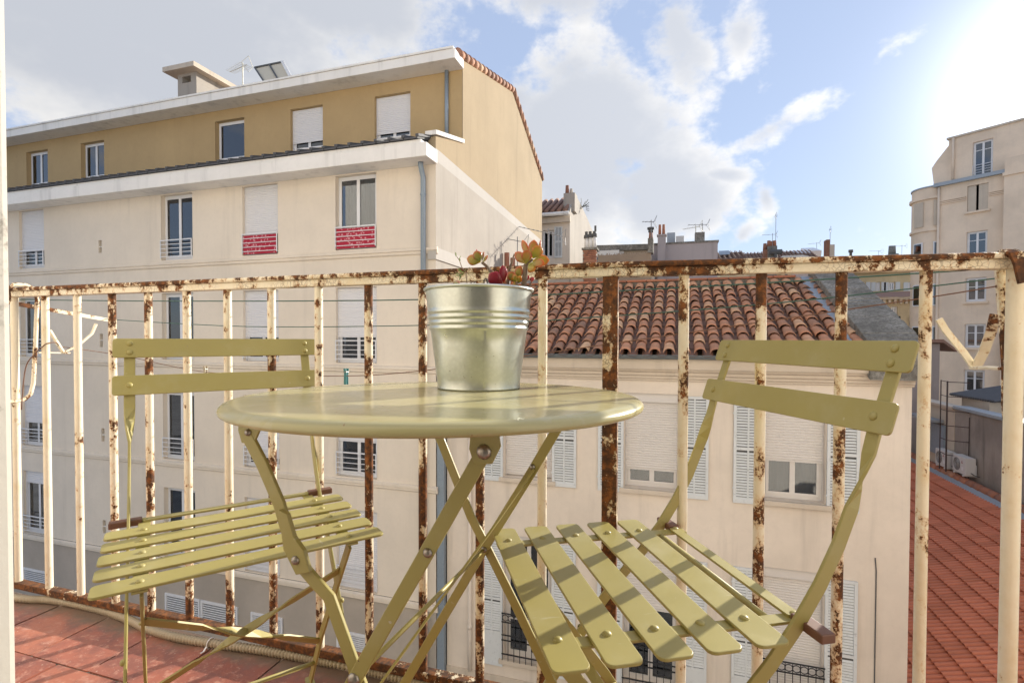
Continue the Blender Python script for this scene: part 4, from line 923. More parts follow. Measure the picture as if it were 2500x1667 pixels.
ct.add(vs, fs); ctm = ct.mesh('roof_tile', K['tile'], True)
chn = MB()
cells = []
for c in range(nc + 1):
    for r in range(nr): cells.append((r, c))
cells.sort(key=lambda t: (t[0], abs(t[1] - 16)))
rest = MB(); rot = Matrix(((1, 0, 0), (0, sd_.y, -sd_.z), (0, sd_.z, sd_.y))).to_4x4(); cnt = 0
# first crest at X=-2.99 -> align columns to it
xs0 = -2.99 - math.floor((-2.99 - XR0) / pitch) * pitch
for (r, c) in cells:
    x = xs0 + c * pitch + random.uniform(-.013, .013)
    if x > XR1 - .02: continue
    d = r * expo + random.uniform(-.028, .028)
    if r == nr - 1: d = min(d, SL - .40)
    p = Vector((x, y0r, z0r)) + sd_ * d + sn * (.062 + .010 * random.random())
    M_ = Matrix.Translation(p - ORG[bb]) @ rot @ Matrix.Rotation(random.uniform(-.045, .045), 4, 'Z') @ Matrix.Rotation(-.062, 4, 'X')
    if cnt < 300: inst('roof_tile', ctm, roof, M_); cnt += 1
    else: rest.add([M_ @ v.co + ORG[bb] for v in ctm.vertices], [tuple(p_.vertices) for p_ in ctm.polygons])
if rest.v: rest.build('upper_roof_tiles', K['tile'], roof, smooth=True)['kind'] = 'stuff'
for c in range(-1, nc + 1):
    x = xs0 + (c + .5) * pitch
    if not XR0 < x < XR1 + .05: continue
    for r in range(nr):
        d = r * expo - .05; p0 = Vector((x, y0r, z0r)) + sd_ * d; p1 = p0 + sd_ * .48
        rr_ = []
        for (p, up_) in ((p0, .045), (p1, .018)):
            for k in range(6):
                a = math.pi * k / 5; rr_.append(p + V(.10 * math.cos(a), 0, 0) + sn * (up_ - .055 * math.sin(a)))
        chn.add(rr_, [(k, k + 1, 7 + k, 6 + k) for k in range(5)])
chn.build('channel_tiles', K['channel'], roof, smooth=True)['kind'] = 'stuff'
MB().box(XR0, 3.3, y1r - .10, y1r + .12, z1r - .15, z1r + .10).build('ridge_mortar', K['cement'], roof)
x = XR0
while x < 3.0:
    MB().rboard((x + .27, y1r - .02, z1r + .135), (1, 0, 0), (0, 1, .02), .268, .16, .06, .03, 2).build('ridge_tile', K['ridge'], roof, bevel=.012); x += .545
m = MB()
m.prism([(3.40, 10.85, .60), (3.40, 15.5, 2.64), (3.40, 15.5, 2.1), (3.40, 10.85, .1)], (.78, 0, 0)); m.build('parapet', K['cement'], bb)
m = MB(); n = 24
for k in range(n):
    a = Vector((3.37, 10.83, .66)).lerp(Vector((3.37, 15.5, 2.71)), k / n); b = Vector((3.37, 10.83, .66)).lerp(Vector((3.37, 15.5, 2.71)), (k + 1) / n)
    j = lambda: random.uniform(-.012, .012)
    m.prism([a + V(j(), 0, -.05), b + V(0, 0, -.05), b + V(0, 0, .13 + j()), a + V(0, 0, .13 + j())], (.86 + j(), 0, 0))
m.build('parapet_coping', K['cement'], bb, bevel=.015)
m = MB(); n = 46
for k in range(n):
    a = Vector((3.39, 10.9, .60)).lerp(Vector((3.39, 15.2, 2.49)), k / n); b = Vector((3.39, 10.9, .60)).lerp(Vector((3.39, 15.2, 2.49)), (k + 1) / n); w = -.25 + random.uniform(-.05, .03)
    m.quad(a, b, b + V(w, 0, -.02 + .03 * (k % 2)), a + V(w, 0, -.02))
m.build('lead_flashing', K['lead'], bb)

# ------------------------------------------------------------------ red tiled roof on the right and the grey wall behind it
Xw, mm_ = 9.4, .40
p0 = at(2272, 1154, X=Xw); zw = p0.z
ra = thing('annex_building', 'low annex under a red interlocking tile roof beside the beige building', 'building', (7, 16, -9.6))
def rz(x): return zw + mm_ * (x - Xw)
Xe = 4.4
rs = Vector((Xe - Xw, 0, rz(Xe) - zw)).normalized(); rn = Vector((-mm_, 0, 1)).normalized()
rroof = MB().prism([(Xe, 4, rz(Xe) - .08), (Xw, 4, rz(Xw) - .08), (Xw, 4, rz(Xw) - .2), (Xe, 4, rz(Xe) - .2)], (0, 26, 0)).build('roof', K['redtile'], ra)
MB().box(Xe + .3, Xw, 4.2, 29.8, -9.6, rz(Xe + .3) - .3).build('wall', K['beige'], ra)
tw_, tl_ = .30, .375
rt_ = MB(); prof = [(0, 0), (.02, .038), (.055, .048), (.09, .038), (.108, .002), (.142, .0), (.17, .038), (.205, .048), (.24, .038), (.258, .002), (.30, .0)]
vs = []
for (d, up_) in ((-.02, .062), (.40, .0)):
    for (y, h) in prof: vs.append((d, y, h + up_))
nn_ = len(prof)
for (y, h) in prof: vs.append((.0, y, -.012))
rt_.add(vs, [(k, nn_ + k, nn_ + k + 1, k + 1) for k in range(nn_ - 1)] + [(2 * nn_ + k, k, k + 1, 2 * nn_ + k + 1) for k in range(nn_ - 1)])
rtm = rt_.mesh('roof_tile', K['redtile'], False); rot2 = Matrix(((-rs.x, 0, rn.x), (0, 1, 0), (-rs.z, 0, rn.z))).to_4x4()
cells = []
ncr = int((Xw - Xe) / abs(rs.x) / tl_)
for r in range(ncr):
    for c in range(86):
        s_ = Vector((Xw, 4 + c * tw_, zw)) + rs * ((r + 1) * tl_)
        q = CAMROT.transposed() @ (s_ - Vector((0, 0, HC)))
        if q.z > -.5: continue
        px, py = 1250 - 1250 * q.x / q.z, 852 + 1250 * q.y / q.z
        vis = 2205 < px < 2520 and py < 1690
        cells.append((0 if vis else 1, -q.z, s_))
cells.sort(key=lambda t: t[:2]); rest = MB()
for i, (_, _, s_) in enumerate(cells):
    M_ = Matrix.Translation(s_ - ORG[ra] + rn * random.uniform(0, .004)) @ rot2
    if i < 300: inst('roof_tile', rtm, rroof, M_)
    else: rest.add([M_ @ v.co + ORG[ra] for v in rtm.vertices], [tuple(p_.vertices) for p_ in rtm.polygons])
rest.build('outer_roof_tiles', K['redtile'], rroof)['kind'] = 'stuff'
MB().prism([(Xw - .02, 4, zw + .02), (Xw + .30, 4, zw + .15), (Xw + .30, 4, zw + .12), (Xw - .02, 4, zw - .03)], (0, 26, 0)).build('lead_flashing', K['lead'], rroof)
y = 6.0
while y < 29.5:
    MB().tube([(Xw + .36, y, zw + .10), (Xw + .36, y + .46, zw + .12)], [.17, .15], 12).build('ridge_tile', K['ridge'], rroof, smooth=True); y += .42
# grey wall
Xq = 10.0
gw = thing('grey_wall_building', 'stained grey rendered building wall above the red roof, carrying two air conditioners', 'building', (12, 20, -9.6))
z3_ = lambda x, y: at(2200 + x / 5.227, 820 + y / 5.227, X=Xq)
ztop = z3_(900, 975).z; yj = z3_(690, 950).y
MB().box(Xq, Xq + .35, 8, yj, -9.6, ztop).build('wall', K['grey_wall'], gw)
MB().box(Xq - .02, Xq + .36, yj + .003, 26, -9.6, ztop - .05).build('wall', K['moulding'], gw)
MB().box(Xq - .08, Xq + .42, 8, yj, ztop + .002, ztop + .10).build('coping', K['lead'], gw); MB().box(Xq - .10, Xq + .42, yj + .004, 26, ztop - .048, ztop + .05).build('coping', K['moulding'], gw)
MB().box(Xq + .36, Xq + 9, 8, 26, -9.6, ztop - .3).build('flat_roof', K['cement'], gw)
sv = z3_(440, 1250); MB().box(Xq - .12, Xq - .03, sv.y - .9, sv.y + .9, rz(Xw) + .6, sv.z + .45).build('louvre_panel', K['zinc'], gw)
MB().box(Xq - .5, Xq - .03, sv.y - .7, sv.y + 1.4, sv.z + .55, sv.z + .65).build('canopy', K['lead'], gw)
def ac(px, py, lab):
    c = at(px, py, X=Xq - .22); t = thing('air_conditioner', lab, 'air conditioner', (c.x, c.y, c.z), 'air conditioners on the grey wall'); w, h, d = .86, .60, .30
    MB().box(c.x - d / 2, c.x + d / 2, c.y - w / 2, c.y + w / 2, c.z, c.z + h).build('casing', K['ac'], t, bevel=.015)
    xf = c.x - d / 2 - .004; fy = c.y + .14; fz = c.z + h / 2
    f = MB().tube([(xf + .012, fy, fz), (xf - .004, fy, fz)], .225, 28).build('fan_grille', K['dark'], t)
    for k in range(6):
        rr_ = .04 + .034 * k; MB().tube([(xf - .008, fy + rr_ * math.cos(a), fz + rr_ * math.sin(a)) for a in [2 * math.pi * q / 20 for q in range(21)]], .004, 5, False).build('guard_ring', K['ac'], f)
    # three small rhombi mark on the casing
    lg = MB(); cy, cz, u = c.y - .22, fz + .12, .035
    for a in (90, 210, 330):
        dv = Vector((0, -math.cos(R(a)), math.sin(R(a)))) ; pv = Vector((0, -math.cos(R(a + 60)), math.sin(R(a + 60)))); qv = Vector((0, -math.cos(R(a - 60)), math.sin(R(a - 60))))
        o = Vector((xf - .003, cy, cz)); lg.prism([o, o + (pv * .0 + dv * u + (pv - qv) * 0 + (pv - qv) * .29 * u * 1), o + dv * u * 2, o + (dv * u - (pv - qv) * .29 * u)], (-.002, 0, 0))
    lg.build('emblem', paint('emblem_red', (.35, .06, .06), .5), t)
    MB().box(xf - .002, xf + .001, c.y - .30, c.y - .18, fz - .16, fz - .04).build('sticker', K['pvc'], t)
    for s in (-.3, .3): MB().box(c.x - d / 2 - .02, Xq - .001, c.y + s - .02, c.y + s + .02, c.z - .05, c.z - .002).build('bracket', K['pvc'], t)
    MB().box(Xq - .035, Xq - .001, c.y - .33, c.y - .28, c.z - .05, c.z + .35).build('bracket_upright', K['pvc'], t)
    MB().tube([(c.x, c.y - w / 2 - .01, c.z + .1), (c.x + .1, c.y - w / 2 - .05, c.z + .03), (Xq, c.y - w / 2 - .1, c.z)], .015, 6).build('pipe', K['dark'], t)
ac(2200 + 800 / 5.227, 1050 + 545 / 5.227, 'white air conditioner with end bracket showing, lower of the pair on the grey wall')
ac(2200 + 565 / 5.227, 1050 + 455 / 5.227, 'white air conditioner next to the louvre panel, upper of the pair on the grey wall')
# ladder
ld = thing('roof_ladder', 'thin dark iron access ladder rising beside the air conditioners', 'ladder', (Xq - .3, yj, -4))
l0, l1, l2, l3_ = at(2200 + 510 / 5.227, 820 + 560 / 5.227, X=Xq - .55), at(2200 + 500 / 5.227, 820 + 1420 / 5.227, X=Xq - .55), at(2200 + 592 / 5.227, 820 + 575 / 5.227, X=Xq - .55), at(2200 + 580 / 5.227, 820 + 1420 / 5.227, X=Xq - .55)
MB().tube([l0, (l0.x, l0.y, l1.z - .8)], .018, 6).build('rail', K['brown_iron'], ld); MB().tube([l2, (l2.x, l2.y, l1.z - .8)], .026, 6).build('rail', K['brown_iron'], ld)
for k in range(6):
    zz = l0.z - .02 - k * .53; MB().tube([(l0.x, l0.y, zz), (l2.x, l2.y, zz - .015)], .014, 6).build('rung', K['brown_iron'], ld)
    MB().tube([(l2.x, l2.y, zz - .02), (Xq + .02, l2.y - .25, zz - .02)], .014, 6).build('stay', K['brown_iron'], ld)
MB().tube([(Xq - .015, l2.y - .3, ztop - .2), (Xq - .015, l2.y - .3, -4.2)], .012, 6).build('wall_pipe', K['brown_iron'], ld)
# shed on the flat roof
sh = thing('roof_shed', 'small rendered rooftop shed with grey corrugated roof', 'shed', (13, 23, ztop))
s0 = at(2200 + 775 / 5.227, 820 + 760 / 5.227, Y=25.0); s1 = at(2200 + 1130 / 5.227, 820 + 830 / 5.227, Y=22.6)
MB().prism([(s0.x, s0.y, ztop - .3), (s1.x, s1.y, ztop - .3), (s1.x + 4, s1.y + 1.0, ztop - .3), (s0.x + 4, s0.y + 1.0, ztop - .3)], (0, 0, s1.z - ztop + .25)).build('wall', K['moulding'], sh)
m = MB(); n = 40; e0, e1 = Vector((s0.x - .3, s0.y + .3, s0.z + .02)), Vector((s1.x + .0, s1.y - .3, s1.z + .02)); bk_ = Vector((4.3, 1.0, .75))
vs = []
for k in range(n + 1):
    a = e0.lerp(e1, k / n) + V(0, 0, .05 * (k % 2)); vs += [a, a + bk_]
m.add(vs, [(2 * k, 2 * k + 2, 2 * k + 3, 2 * k + 1) for k in range(n)]); rf = m.build('corrugated_roof', K['dark_tile'], sh)
md = rf.modifiers.new('thick', 'SOLIDIFY'); md.thickness = .06
# small pinkish house end seen past the beige building
sm = thing('pink_house', 'narrow pinkish grey house end with tiled eave beyond the beige building', 'building', (10, 27, -9.6))
h0 = at(2200 + 150 / 5.227, 900, Y=27.5); h1 = at(2200 + 495 / 5.227, 820 + 100 / 5.227, Y=27.5)
MB().box(h0.x - 3, h1.x, 27.5, 34, -9.6, h1.z).build('wall', plaster('pink_grey_render', (.42, .355, .325), .18, .3, stain=.25), sm)
MB().prism([(h0.x - 3, 27.3, h1.z + .05), (h1.x + .05, 27.3, h1.z + .05), (h1.x + .55, 27.3, h1.z - .35), (h1.x + .55, 27.3, h1.z - .25), (h1.x + .05, 27.3, h1.z + .2), (h0.x - 3, 27.3, h1.z + .2)], (0, 7, 0)).build('roof', K['tile_far'], sm)

# ------------------------------------------------------------------ tall rounded building
TA = Vector((17.07, 42.26, -9.6))
tw = thing('tower_block', 'tall pale stone apartment building with rounded corner bay and stepped top', 'building', TA, rotz=R(-40.54))
ORG[tw] = Vector((0, 0, 9.6 - 9.6))
def tz(z): return z + 9.6
wr = [(11.30, 13.84), (9.24, 10.91), (6.37, 7.90), (3.35, 4.90), (.35, 1.90), (-2.60, -1.10), (-5.6, -4.1)]
th_ = [(1.55, 2.60, tz(a), tz(b)) for a, b in wr[1:]]
MB().wall(0, 3.45, 0, tz(11.25), th_, 0, .25).build('wall', K['tower'], tw)
MB().box(3.452, 5.1, -.45, 7, 0, tz(11.0)).build('bay_wall', K['tower'], tw)
MB().box(3.40, 5.15, -.55, 7, tz(11.002), tz(11.2)).build('bay_cornice', K['tower'], tw); MB().box(3.46, 5.1, -.4, .6, tz(11.202), tz(12.1)).build('balcony_parapet', K['tower'], tw)
MB().wall(.35, 5.1, tz(11.5), tz(14.45), [(1.62, 2.64, tz(11.55), tz(13.84))], .55, .25).build('attic_wall', K['tower'], tw)
MB().box(.36, 5.09, 1.6, 6.5, tz(11.5), tz(14.4)).build('attic_core', K['room'], tw)
MB().box(.25, 5.2, .45, 6.6, tz(14.452), tz(14.58)).build('roof_edge', K['moulding'], tw)
MB().box(0, 3.45, 1.6, 7, 0, tz(11.2)).build('core', K['room'], tw)
MB().box(-.2, 3.5, -.25, 6, tz(11.252), tz(11.48)).build('cornice', K['lead'], tw)
MB().prism([(.0, .6, tz(11.5)), (.34, .6, tz(11.5)), (.34, .6, tz(14.1)), (-.35, .6, tz(13.2)), (-.6, .6, tz(12.8)), (-.45, .6, tz(11.5))][::-1], (0, 5, 0)).build('mansard_side', K['tower'], tw)
for (x0, x1, dz) in ((.12, 1.5, 0), (2.65, 3.44, 0)):
    for k in range(3): MB().box(x0, x1, -.07 - .03 * k, -.001, tz(10.02 + .10 * k), tz(10.08 + .10 * k)).build('frieze', K['tower'], tw)
MB().tube([(.06, -.08, 0), (.06, -.08, tz(11.2))], .075, 10).build('downpipe', K['tower'], tw, smooth=True)
MB().tube([(.62, .46, tz(11.5)), (.62, .46, tz(14.45))], .07, 10).build('downpipe', K['tower'], tw, smooth=True)
for (a, b, c, d), (zz0, zz1) in zip(th_, wr[1:]):
    if zz1 < 10.5: window(tw, a, b, c, d, 0, .22, 2, fw=.07, mid=.62, curtain=(zz1 < 5))
    MB().box(a - .12, b + .12, -.16, -.001, c - .14, c - .02).build('sill', K['tower'], tw)
a, b, c, d = th_[0]
for x0, x1 in ((a + .01, (a + b) / 2 - .09), ((a + b) / 2 + .04, b - .01)): MB().box(x0, x1, .06, .11, c + .02, d - .02).build('shutter_leaf', K['moulding'], tw)
wq = window(tw, 1.62, 2.64, tz(11.55), tz(13.84), .55, .22, 2, fw=.07, mid=.75, rail_=.75)
# rounded bay on the left end
m = MB(); cx_, cy_, rb_ = -.05, 1.25, 1.30
def cyl(z0, z1, r, nm, mat, par): 
    pts = [(cx_ + r * math.cos(a), cy_ + r * math.sin(a)) for a in [2 * math.pi * k / 40 for k in range(40)]]
    return MB().prism([(x, y, z0) for x, y in pts], (0, 0, z1 - z0)).build(nm, mat, par, angle=30)
cx_ -= .55
cyl(0, tz(11.35), rb_, 'round_bay', K['tower'], tw); cyl(tz(10.55), tz(10.72), rb_ + .14, 'bay_ring', K['tower'], tw); cyl(tz(8.35), tz(8.5), rb_ + .10, 'bay_ring', K['tower'], tw); cyl(tz(11.352), tz(11.44), rb_ + .06, 'bay_cap', K['lead'], tw)
for (z0, z1) in ((8.7, 10.4), (6.2, 7.6), (3.2, 4.7), (.3, 1.8), (-2.7, -1.2)):
    for a in (-112, -60):
        c_ = Vector((cx_ + rb_ * math.cos(R(a)), cy_ + rb_ * math.sin(R(a)), 0)); nrm = Vector((math.cos(R(a)), math.sin(R(a)), 0)); tg = Vector((-nrm.y, nrm.x, 0))
        p = c_ + nrm * .0 - tg * .32; f = MB().prism([p + V(0, 0, tz(z0)), p + tg * .64 + V(0, 0, tz(z0)), p + tg * .64 + V(0, 0, tz(z1)), p + V(0, 0, tz(z1))], nrm * .06).build('window', K['moulding'] if z0 > 8 else K['pvc'], tw)
        if z0 < 8: MB().prism([p + tg * .06 + nrm * .061 + V(0, 0, tz(z0) + .08), p + tg * .56 + nrm * .061 + V(0, 0, tz(z0) + .08), p + tg * .56 + nrm * .061 + V(0, 0, tz(z1) - .08), p + tg * .06 + nrm * .061 + V(0, 0, tz(z1) - .08)], nrm * .01).build('pane', K['glass'], f)

# ------------------------------------------------------------------ skyline behind the tiled roof
z6 = lambda x, y, Y: at(1300 + x / 5.6, 440 + y / 5.6, Y=Y)
z7 = lambda x, y, Y: at(1680 + x / 5.88, 500 + y / 5.88, Y=Y)
z4 = lambda x, y, Y: at(1950 + x / 5.226, 560 + y / 5.226, Y=Y)
def rect(fn, x0, y0, x1, y1, Y): a, b = fn(x0, y0, Y), fn(x1, y1, Y); return a.x, b.x, b.z, a.z
def pot(root, c, r=.14, h=.6, mat=None, cap=True, name='chimney_pot'):
    m = MB().tube([c, c + V(0, 0, h)], [r, r * .8], 10); o = m.build(name, mat or K['ridge'], root, smooth=True)
    if cap: MB().tube([c + V(0, 0, h + .002), c + V(0, 0, h + .12)], [r * 1.25, r * 1.1], 10).build('pot_cap', K['dark'], root)
# gabled house with shutters
YM = 24.0; XM = -4.76
hs = thing('gabled_house', 'narrow pale house with sunlit gable and louvred shutters behind the ochre gable', 'building', (-6, 28, -9.6))
wx0, wx1, wz0, wz1 = rect(z6, 135, 690, 290, 1060, YM)
MB().wall(-9, XM, -9.6, 6.75, [(wx0, wx1, wz0, wz1)], YM, .2).build('wall', K['beige'], hs)
MB().box(-9, XM - .3, YM + .9, YM + 1, -9.6, 6.7).build('room_backing', K['room'], hs)
window(hs, wx0, wx1, wz0, wz1, YM, .18, 2, curtain=True)
lx0, lx1, lz0, lz1 = rect(z6, 300, 640, 405, 1060, YM - .03); louvre_leaf(hs, lx0, lx1, lz0, lz1, YM - .01)
XMt = XM
g1, g2, g3 = z6(580, 170, 1), z6(640, 280, 1), 0
def gp(x, y): return at(1300 + x / 5.6, 440 + y / 5.6, X=XM)
gpts = [gp(515, 440), gp(580, 180), gp(640, 290), gp(740, 500), gp(820, 690), gp(862, 850)]
pl_ = [(p.y, p.z) for p in gpts]; pl_[0] = (YM + .002, 6.9); pl_[1] = (YM + 1.3, 8.05)
MB().prism([(XM - .3, YM + .002, -9.6), (XM - .3, pl_[-1][0], -9.6)] [::-1] + [(XM - .3, y, z) for y, z in pl_], (.3, 0, 0)).build('gable_wall', K['cream_gable'], hs)
MB().prism([(-9, YM - .25, 6.80), (-9, YM + 2.2, 8.0), (-9, YM + 2.2, 7.8), (-9, YM - .25, 6.68)], (9 + XM - .31, 0, 0)).build('roof', K['tile_far'], hs)
m = MB()
for k in range(14): m.tube([(-9 + .3 * k + .15, YM - .3, 6.86), (-9 + .3 * k + .15, YM + 2.2, 8.06)], .1, 8)
m.build('roof_tiles', K['tile_far'], hs, smooth=True)['kind'] = 'stuff'
MB().tube([(-9, YM - .32, 6.72), (XM + .02, YM - .32, 6.72)], .09, 8).build('gutter', K['white_trim'], hs, smooth=True)
MB().box(-9, XM + .04, YM - .18, YM - .002, 6.35, 6.62).build('cornice', K['moulding'], hs)
c0 = z6(430, 310, YM + .6); c1 = z6(590, 175, YM + .6); MB().box(c0.x, c1.x - .02, YM + .5, YM + 1.2, 7.0, c1.z).build('chimney', K['cream_gable'], hs)
pot(hs, V(c0.x + .12, YM + .8, c1.z), .1, .45, K['ridge'], False); pot(hs, V(c0.x + .30, YM + .9, c1.z), .09, .3, K['moulding'], False)
ea = at(1300 + 680 / 5.6, 440 + 365 / 5.6, X=XM + .05); m = MB()
for k in range(26):
    a, b = random.uniform(0, 6.28), random.uniform(-1, 1); d = Vector((math.cos(a), math.sin(a), b)) * .25; c = ea + d * random.random(); m.strip([c, c + d * .7 + V(0, 0, .08)], (0, 1, 0), .07, .01)
wp = m.build('wall_weed', paint('dark_leaf', (.04, .05, .025), .8)); tag(wp, 'dark clump of weed growing from the sunlit gable edge', 'plant')
# brick chimney with white pots
x0, x1, z0, z1 = rect(z6, 690, 955, 870, 1150, 19.0)
bc = thing('brick_chimney', 'square red brick chimney stack with three white capped pots', 'chimney', ((x0 + x1) / 2, 19.3, z0 - 3)); ORG[bc] = Vector(bc.location)
core = MB().box(x0 + .012, x1 - .012, 19.012, 19.55, z0 - 3, z1).build('stack', K['cement'], bc)
bmesh_ = MB().box(-.052, .052, -.02, .02, -.029, .029).mesh('brick', terracotta('chimney_brick', (.33, .13, .075), (.22, .09, .06), (.42, .2, .12), gray=.2))
nz_ = int((z1 - z0 + .9) / .072); nx_ = 5; bw = (x1 - x0) / nx_
for r in range(nz_):
    for c in range(nx_):
        off = (bw / 2 if r % 2 else 0); xx = x0 + bw * (c + .5) + off
        if xx > x1 + .01: continue
        inst('brick', bmesh_, core, Matrix.Translation(V(xx - (0 if xx < x1 - .03 else .02), 19.0, z1 - .05 - r * .072) - ORG[bc]))
MB().box(x0 - .04, x1 + .04, 18.93, 19.6, z1 + .002, z1 + .07).build('cap', K['cement'], bc)
for k, px in enumerate((735, 787, 843)):
    p = z6(px, 945, 19.2); pot(bc, V(p.x, 19.25, z1 + .07), .085, .40 + .02 * k, K['white_trim']); MB().tube([(p.x, 19.25, z1 + .6), (p.x, 19.25, z1 + .72)], .06, 8).build('cowl', K['dark'], bc)
p = z6(850, 800, 19.2); MB().tube([(p.x + .02, 19.25, z1 + .72), (p.x + .02, 19.25, z6(850, 620, 19.2).z)], .042, 8).build('flue', K['dark'], bc)
# terrace building
YT = 22.5
tr = thing('terrace_house', 'grey beamed roof terrace house with reed screen and white awning box', 'building', (-1, YT + 2, -9.6))
x0, x1, z0, z1 = rect(z6, 865, 965, 1600, 1300, YT + 1); MB().box(x0 - .6, x1, YT + 1, YT + 6, -9.6, z6(900, 965, YT + 1).z).build('wall', K['moulding'], tr)
a, b = z6(865, 890, YT + .7), z6(1580, 870, YT + .7); c, d = z6(865, 965, YT + .7), z6(1580, 945, YT + .7)
MB().prism([c, d, b, a], (0, 5, 0)).build('roof_beam', K['cement'], tr)
x0, x1, z0, z1 = rect(z6, 875, 970, 1185, 1020, YT + .6); MB().box(x0, x1, YT + .55, YT + .95, z0, z1).build('awning_box', K['white_trim'], tr)
p = z6(1215, 988, YT + .9); MB().tube([(p.x, YT + .9, p.z), (p.x, YT + .98, p.z)], .12, 16).build('wall_lamp', K['pvc'], tr)
x0, x1, z0, z1 = rect(z6, 880, 1025, 1625, 1150, YT - .2); fz = MB(); n = 80
for k in range(n):
    xx = lerp(x0, x1, k / n); fz.tube([(xx, YT - .2, z0 - .8), (xx, YT - .2, z1 + random.uniform(-.04, .06))], (x1 - x0) / n * .55, 6)
fz.build('reed_screen', K['reed'], tr)['kind'] = 'stuff'
x0, x1, z0, z1 = rect(z6, 520, 1165, 1660, 1420, YT); MB().box(x0, x1, YT - .01, YT + .9, -9.6, z6(1200, 1145, YT).z).build('terrace_wall', K['moulding'], tr)
ch4 = z6(1575, 990, YT - .3); c2_ = z6(1650, 790, YT - .3)
cs = thing('grey_chimney', 'slim grey cement chimney with clay pot beside the reed screen', 'chimney', ((ch4.x + c2_.x) / 2, YT, ch4.z)); MB().box(ch4.x, c2_.x, YT - .3, YT + .3, ch4.z, c2_.z).build('stack', K['cement'], cs); pot(cs, V((ch4.x + c2_.x) / 2, YT, c2_.z), .09, .30, K['ridge']); MB().tube([((ch4.x + c2_.x) / 2, YT, c2_.z + .42), ((ch4.x + c2_.x) / 2, YT, c2_.z + .5)], .15, 10).build('cowl', K['dark'], cs)
# mauve building
YV = 26.0
mv = thing('mauve_building', 'plain mauve rendered building with flat roof behind the tiled ridge', 'building', (3, YV + 3, -9.6))
x0, x1, z0, z1 = rect(z6, 1655, 850, 2490, 1400, YV); x1 = z7(425, 600, YV).x; z1 = z7(200, 540, YV).z
MB().box(x0 - .6, x1, YV, YV + 6, -9.6, z1).build('wall', K['mauve'], mv); MB().box(x0, x1 + .05, YV - .05, YV + 6, z1 + .002, z1 + .07).build('coping', K['cement'], mv)
xa, xb, za, zb_ = rect(z6, 1712, 835, 1820, 1180, YV - .3); MB().box(xa, xb, YV - .35, YV - .002, za - 3, z1 + .35).build('chimney_breast', K['mauve'], mv); MB().box(xa - .03, xb + .03, YV - .37, YV, z1 - .9, z1 - .85).build('breast_band', K['dark'], mv); MB().box(xa - .04, xb + .04, YV - .39, YV + .02, z1 + .352, z1 + .42).build('breast_cap', K['mauve'], mv)
for px in (1740, 1792): p = z6(px, 810, YV - .2); pot(mv, V(p.x, YV - .18, z1 + .42), .075, .50, K['ridge'], False)
p = z7(165, 500, YV + .5); MB().box(p.x - .22, p.x + .22, YV + .3, YV + .8, z1, z1 + .55).build('chimney', K['cement'], mv)
x0, x1, z0, z1b = rect(z6, 1960, 765, 2070, 845, YV + 1); MB().box(x0, x1, YV + 1, YV + 1.6, z1, z1b).build('roof_unit', K['ac'], mv)
x0, x1, z0, z1b = rect(z6, 1840, 720, 1950, 845, YV + 1.5); MB().box(x0, x1, YV + 1.5, YV + 2.3, z1, z1b).build('roof_unit', K['lead'], mv)
# far tiled roofs
def roofhouse(name, label, fn, x0, x1, yr, ye, Y, wallm, run=5, drop=None):
    a, b = fn(x0, yr, Y + run), fn(x1, yr, Y + run); e = fn((x0 + x1) / 2, ye, Y).z
    t = thing(name, label, 'building', ((a.x + b.x) / 2, Y + run, -9.6)); xa, xb = fn(x0, ye, Y).x, fn(x1, ye, Y).x
    rz_ = a.z; m = MB(); n = int(abs(xb - xa) / .30)
    m.prism([(xa, Y, e), (xa, Y + run, rz_), (xa, Y + 2 * run, e), (xa, Y + 2 * run, e - .2), (xa, Y, e - .2)], (xb - xa, 0, 0)); rf = m.build('roof', K['tile_far'], t)
    m = MB()
    for k in range(n):
        xx = lerp(xa, xb, (k + .5) / n); d_ = Vector((0, run, rz_ - e)); L0 = Vector((xx, Y - .05, e + .03)); ns = 9
        for j in range(ns): m.tube([L0 + d_ * (j / ns) + V(0, 0, .03), L0 + d_ * ((j + 1.05) / ns)], [.105, .09], 6, False)
    m.build('roof_tiles', K['tile_far'], rf, smooth=True)['kind'] = 'stuff'
    MB().box(xa + .1, xb - .1, Y + .3, Y + 2 * run - .3, -9.6, e - .1).build('wall', wallm, t); return t, e, rz_
t1, e1_, r1_ = roofhouse('far_house', 'far house with weathered brown tiled roof right behind the mauve building', z7, 445, 900, 690, 830, 40, K['yellow_wall'])
x0, x1, z0, z1 = rect(z7, 450, 660, 600, 715, 42.5); MB().prism([(x0, 42.4, z0), (x1, 42.4, z0), (x1, 43.2, z1), (x0, 43.2, z1)], (0, .1, .12)).build('rooflight', K['lead'], t1)
t2, e2_, r2_ = roofhouse('far_house', 'far house with wide tiled roof, dormer and pale rooflights', z7, 880, 1970, 700, 860, 48, K['yellow_wall'])
x0, x1, z0, z1 = rect(z7, 1550, 630, 1760, 690, 52); MB().prism([(x0, 51.8, z0), (x1, 51.8, z0), (x1, 53, z1), (x0 - .3, 53, z1)], (0, .3, -.5)).build('rooflight', K['pvc'], t2)
x0, x1, z0, z1 = rect(z7, 1710, 595, 1910, 660, 53); MB().prism([(x0, 52.8, z0), (x1, 52.8, z0), (x1 - .4, 54, z1), (x0 - .3, 54, z1)], (0, .3, -.8)).build('rooflight', K['pvc'], t2)
x0, x1, z0, z1 = rect(z7, 1380, 740, 1730, 790, 47); MB().box(x0, x1, 47, 49, z0 - 1.5, z0).build('dormer', K['yellow_wall'], t2); MB().prism([(x0 - .4, 46.6, z0), (x1 + .4, 46.6, z0), (x1 + .1, 49.5, z1 + .3), (x0 + .3, 49.5, z1 + .3)], (0, 0, .12)).build('dormer_roof', K['dark_tile'], t2)
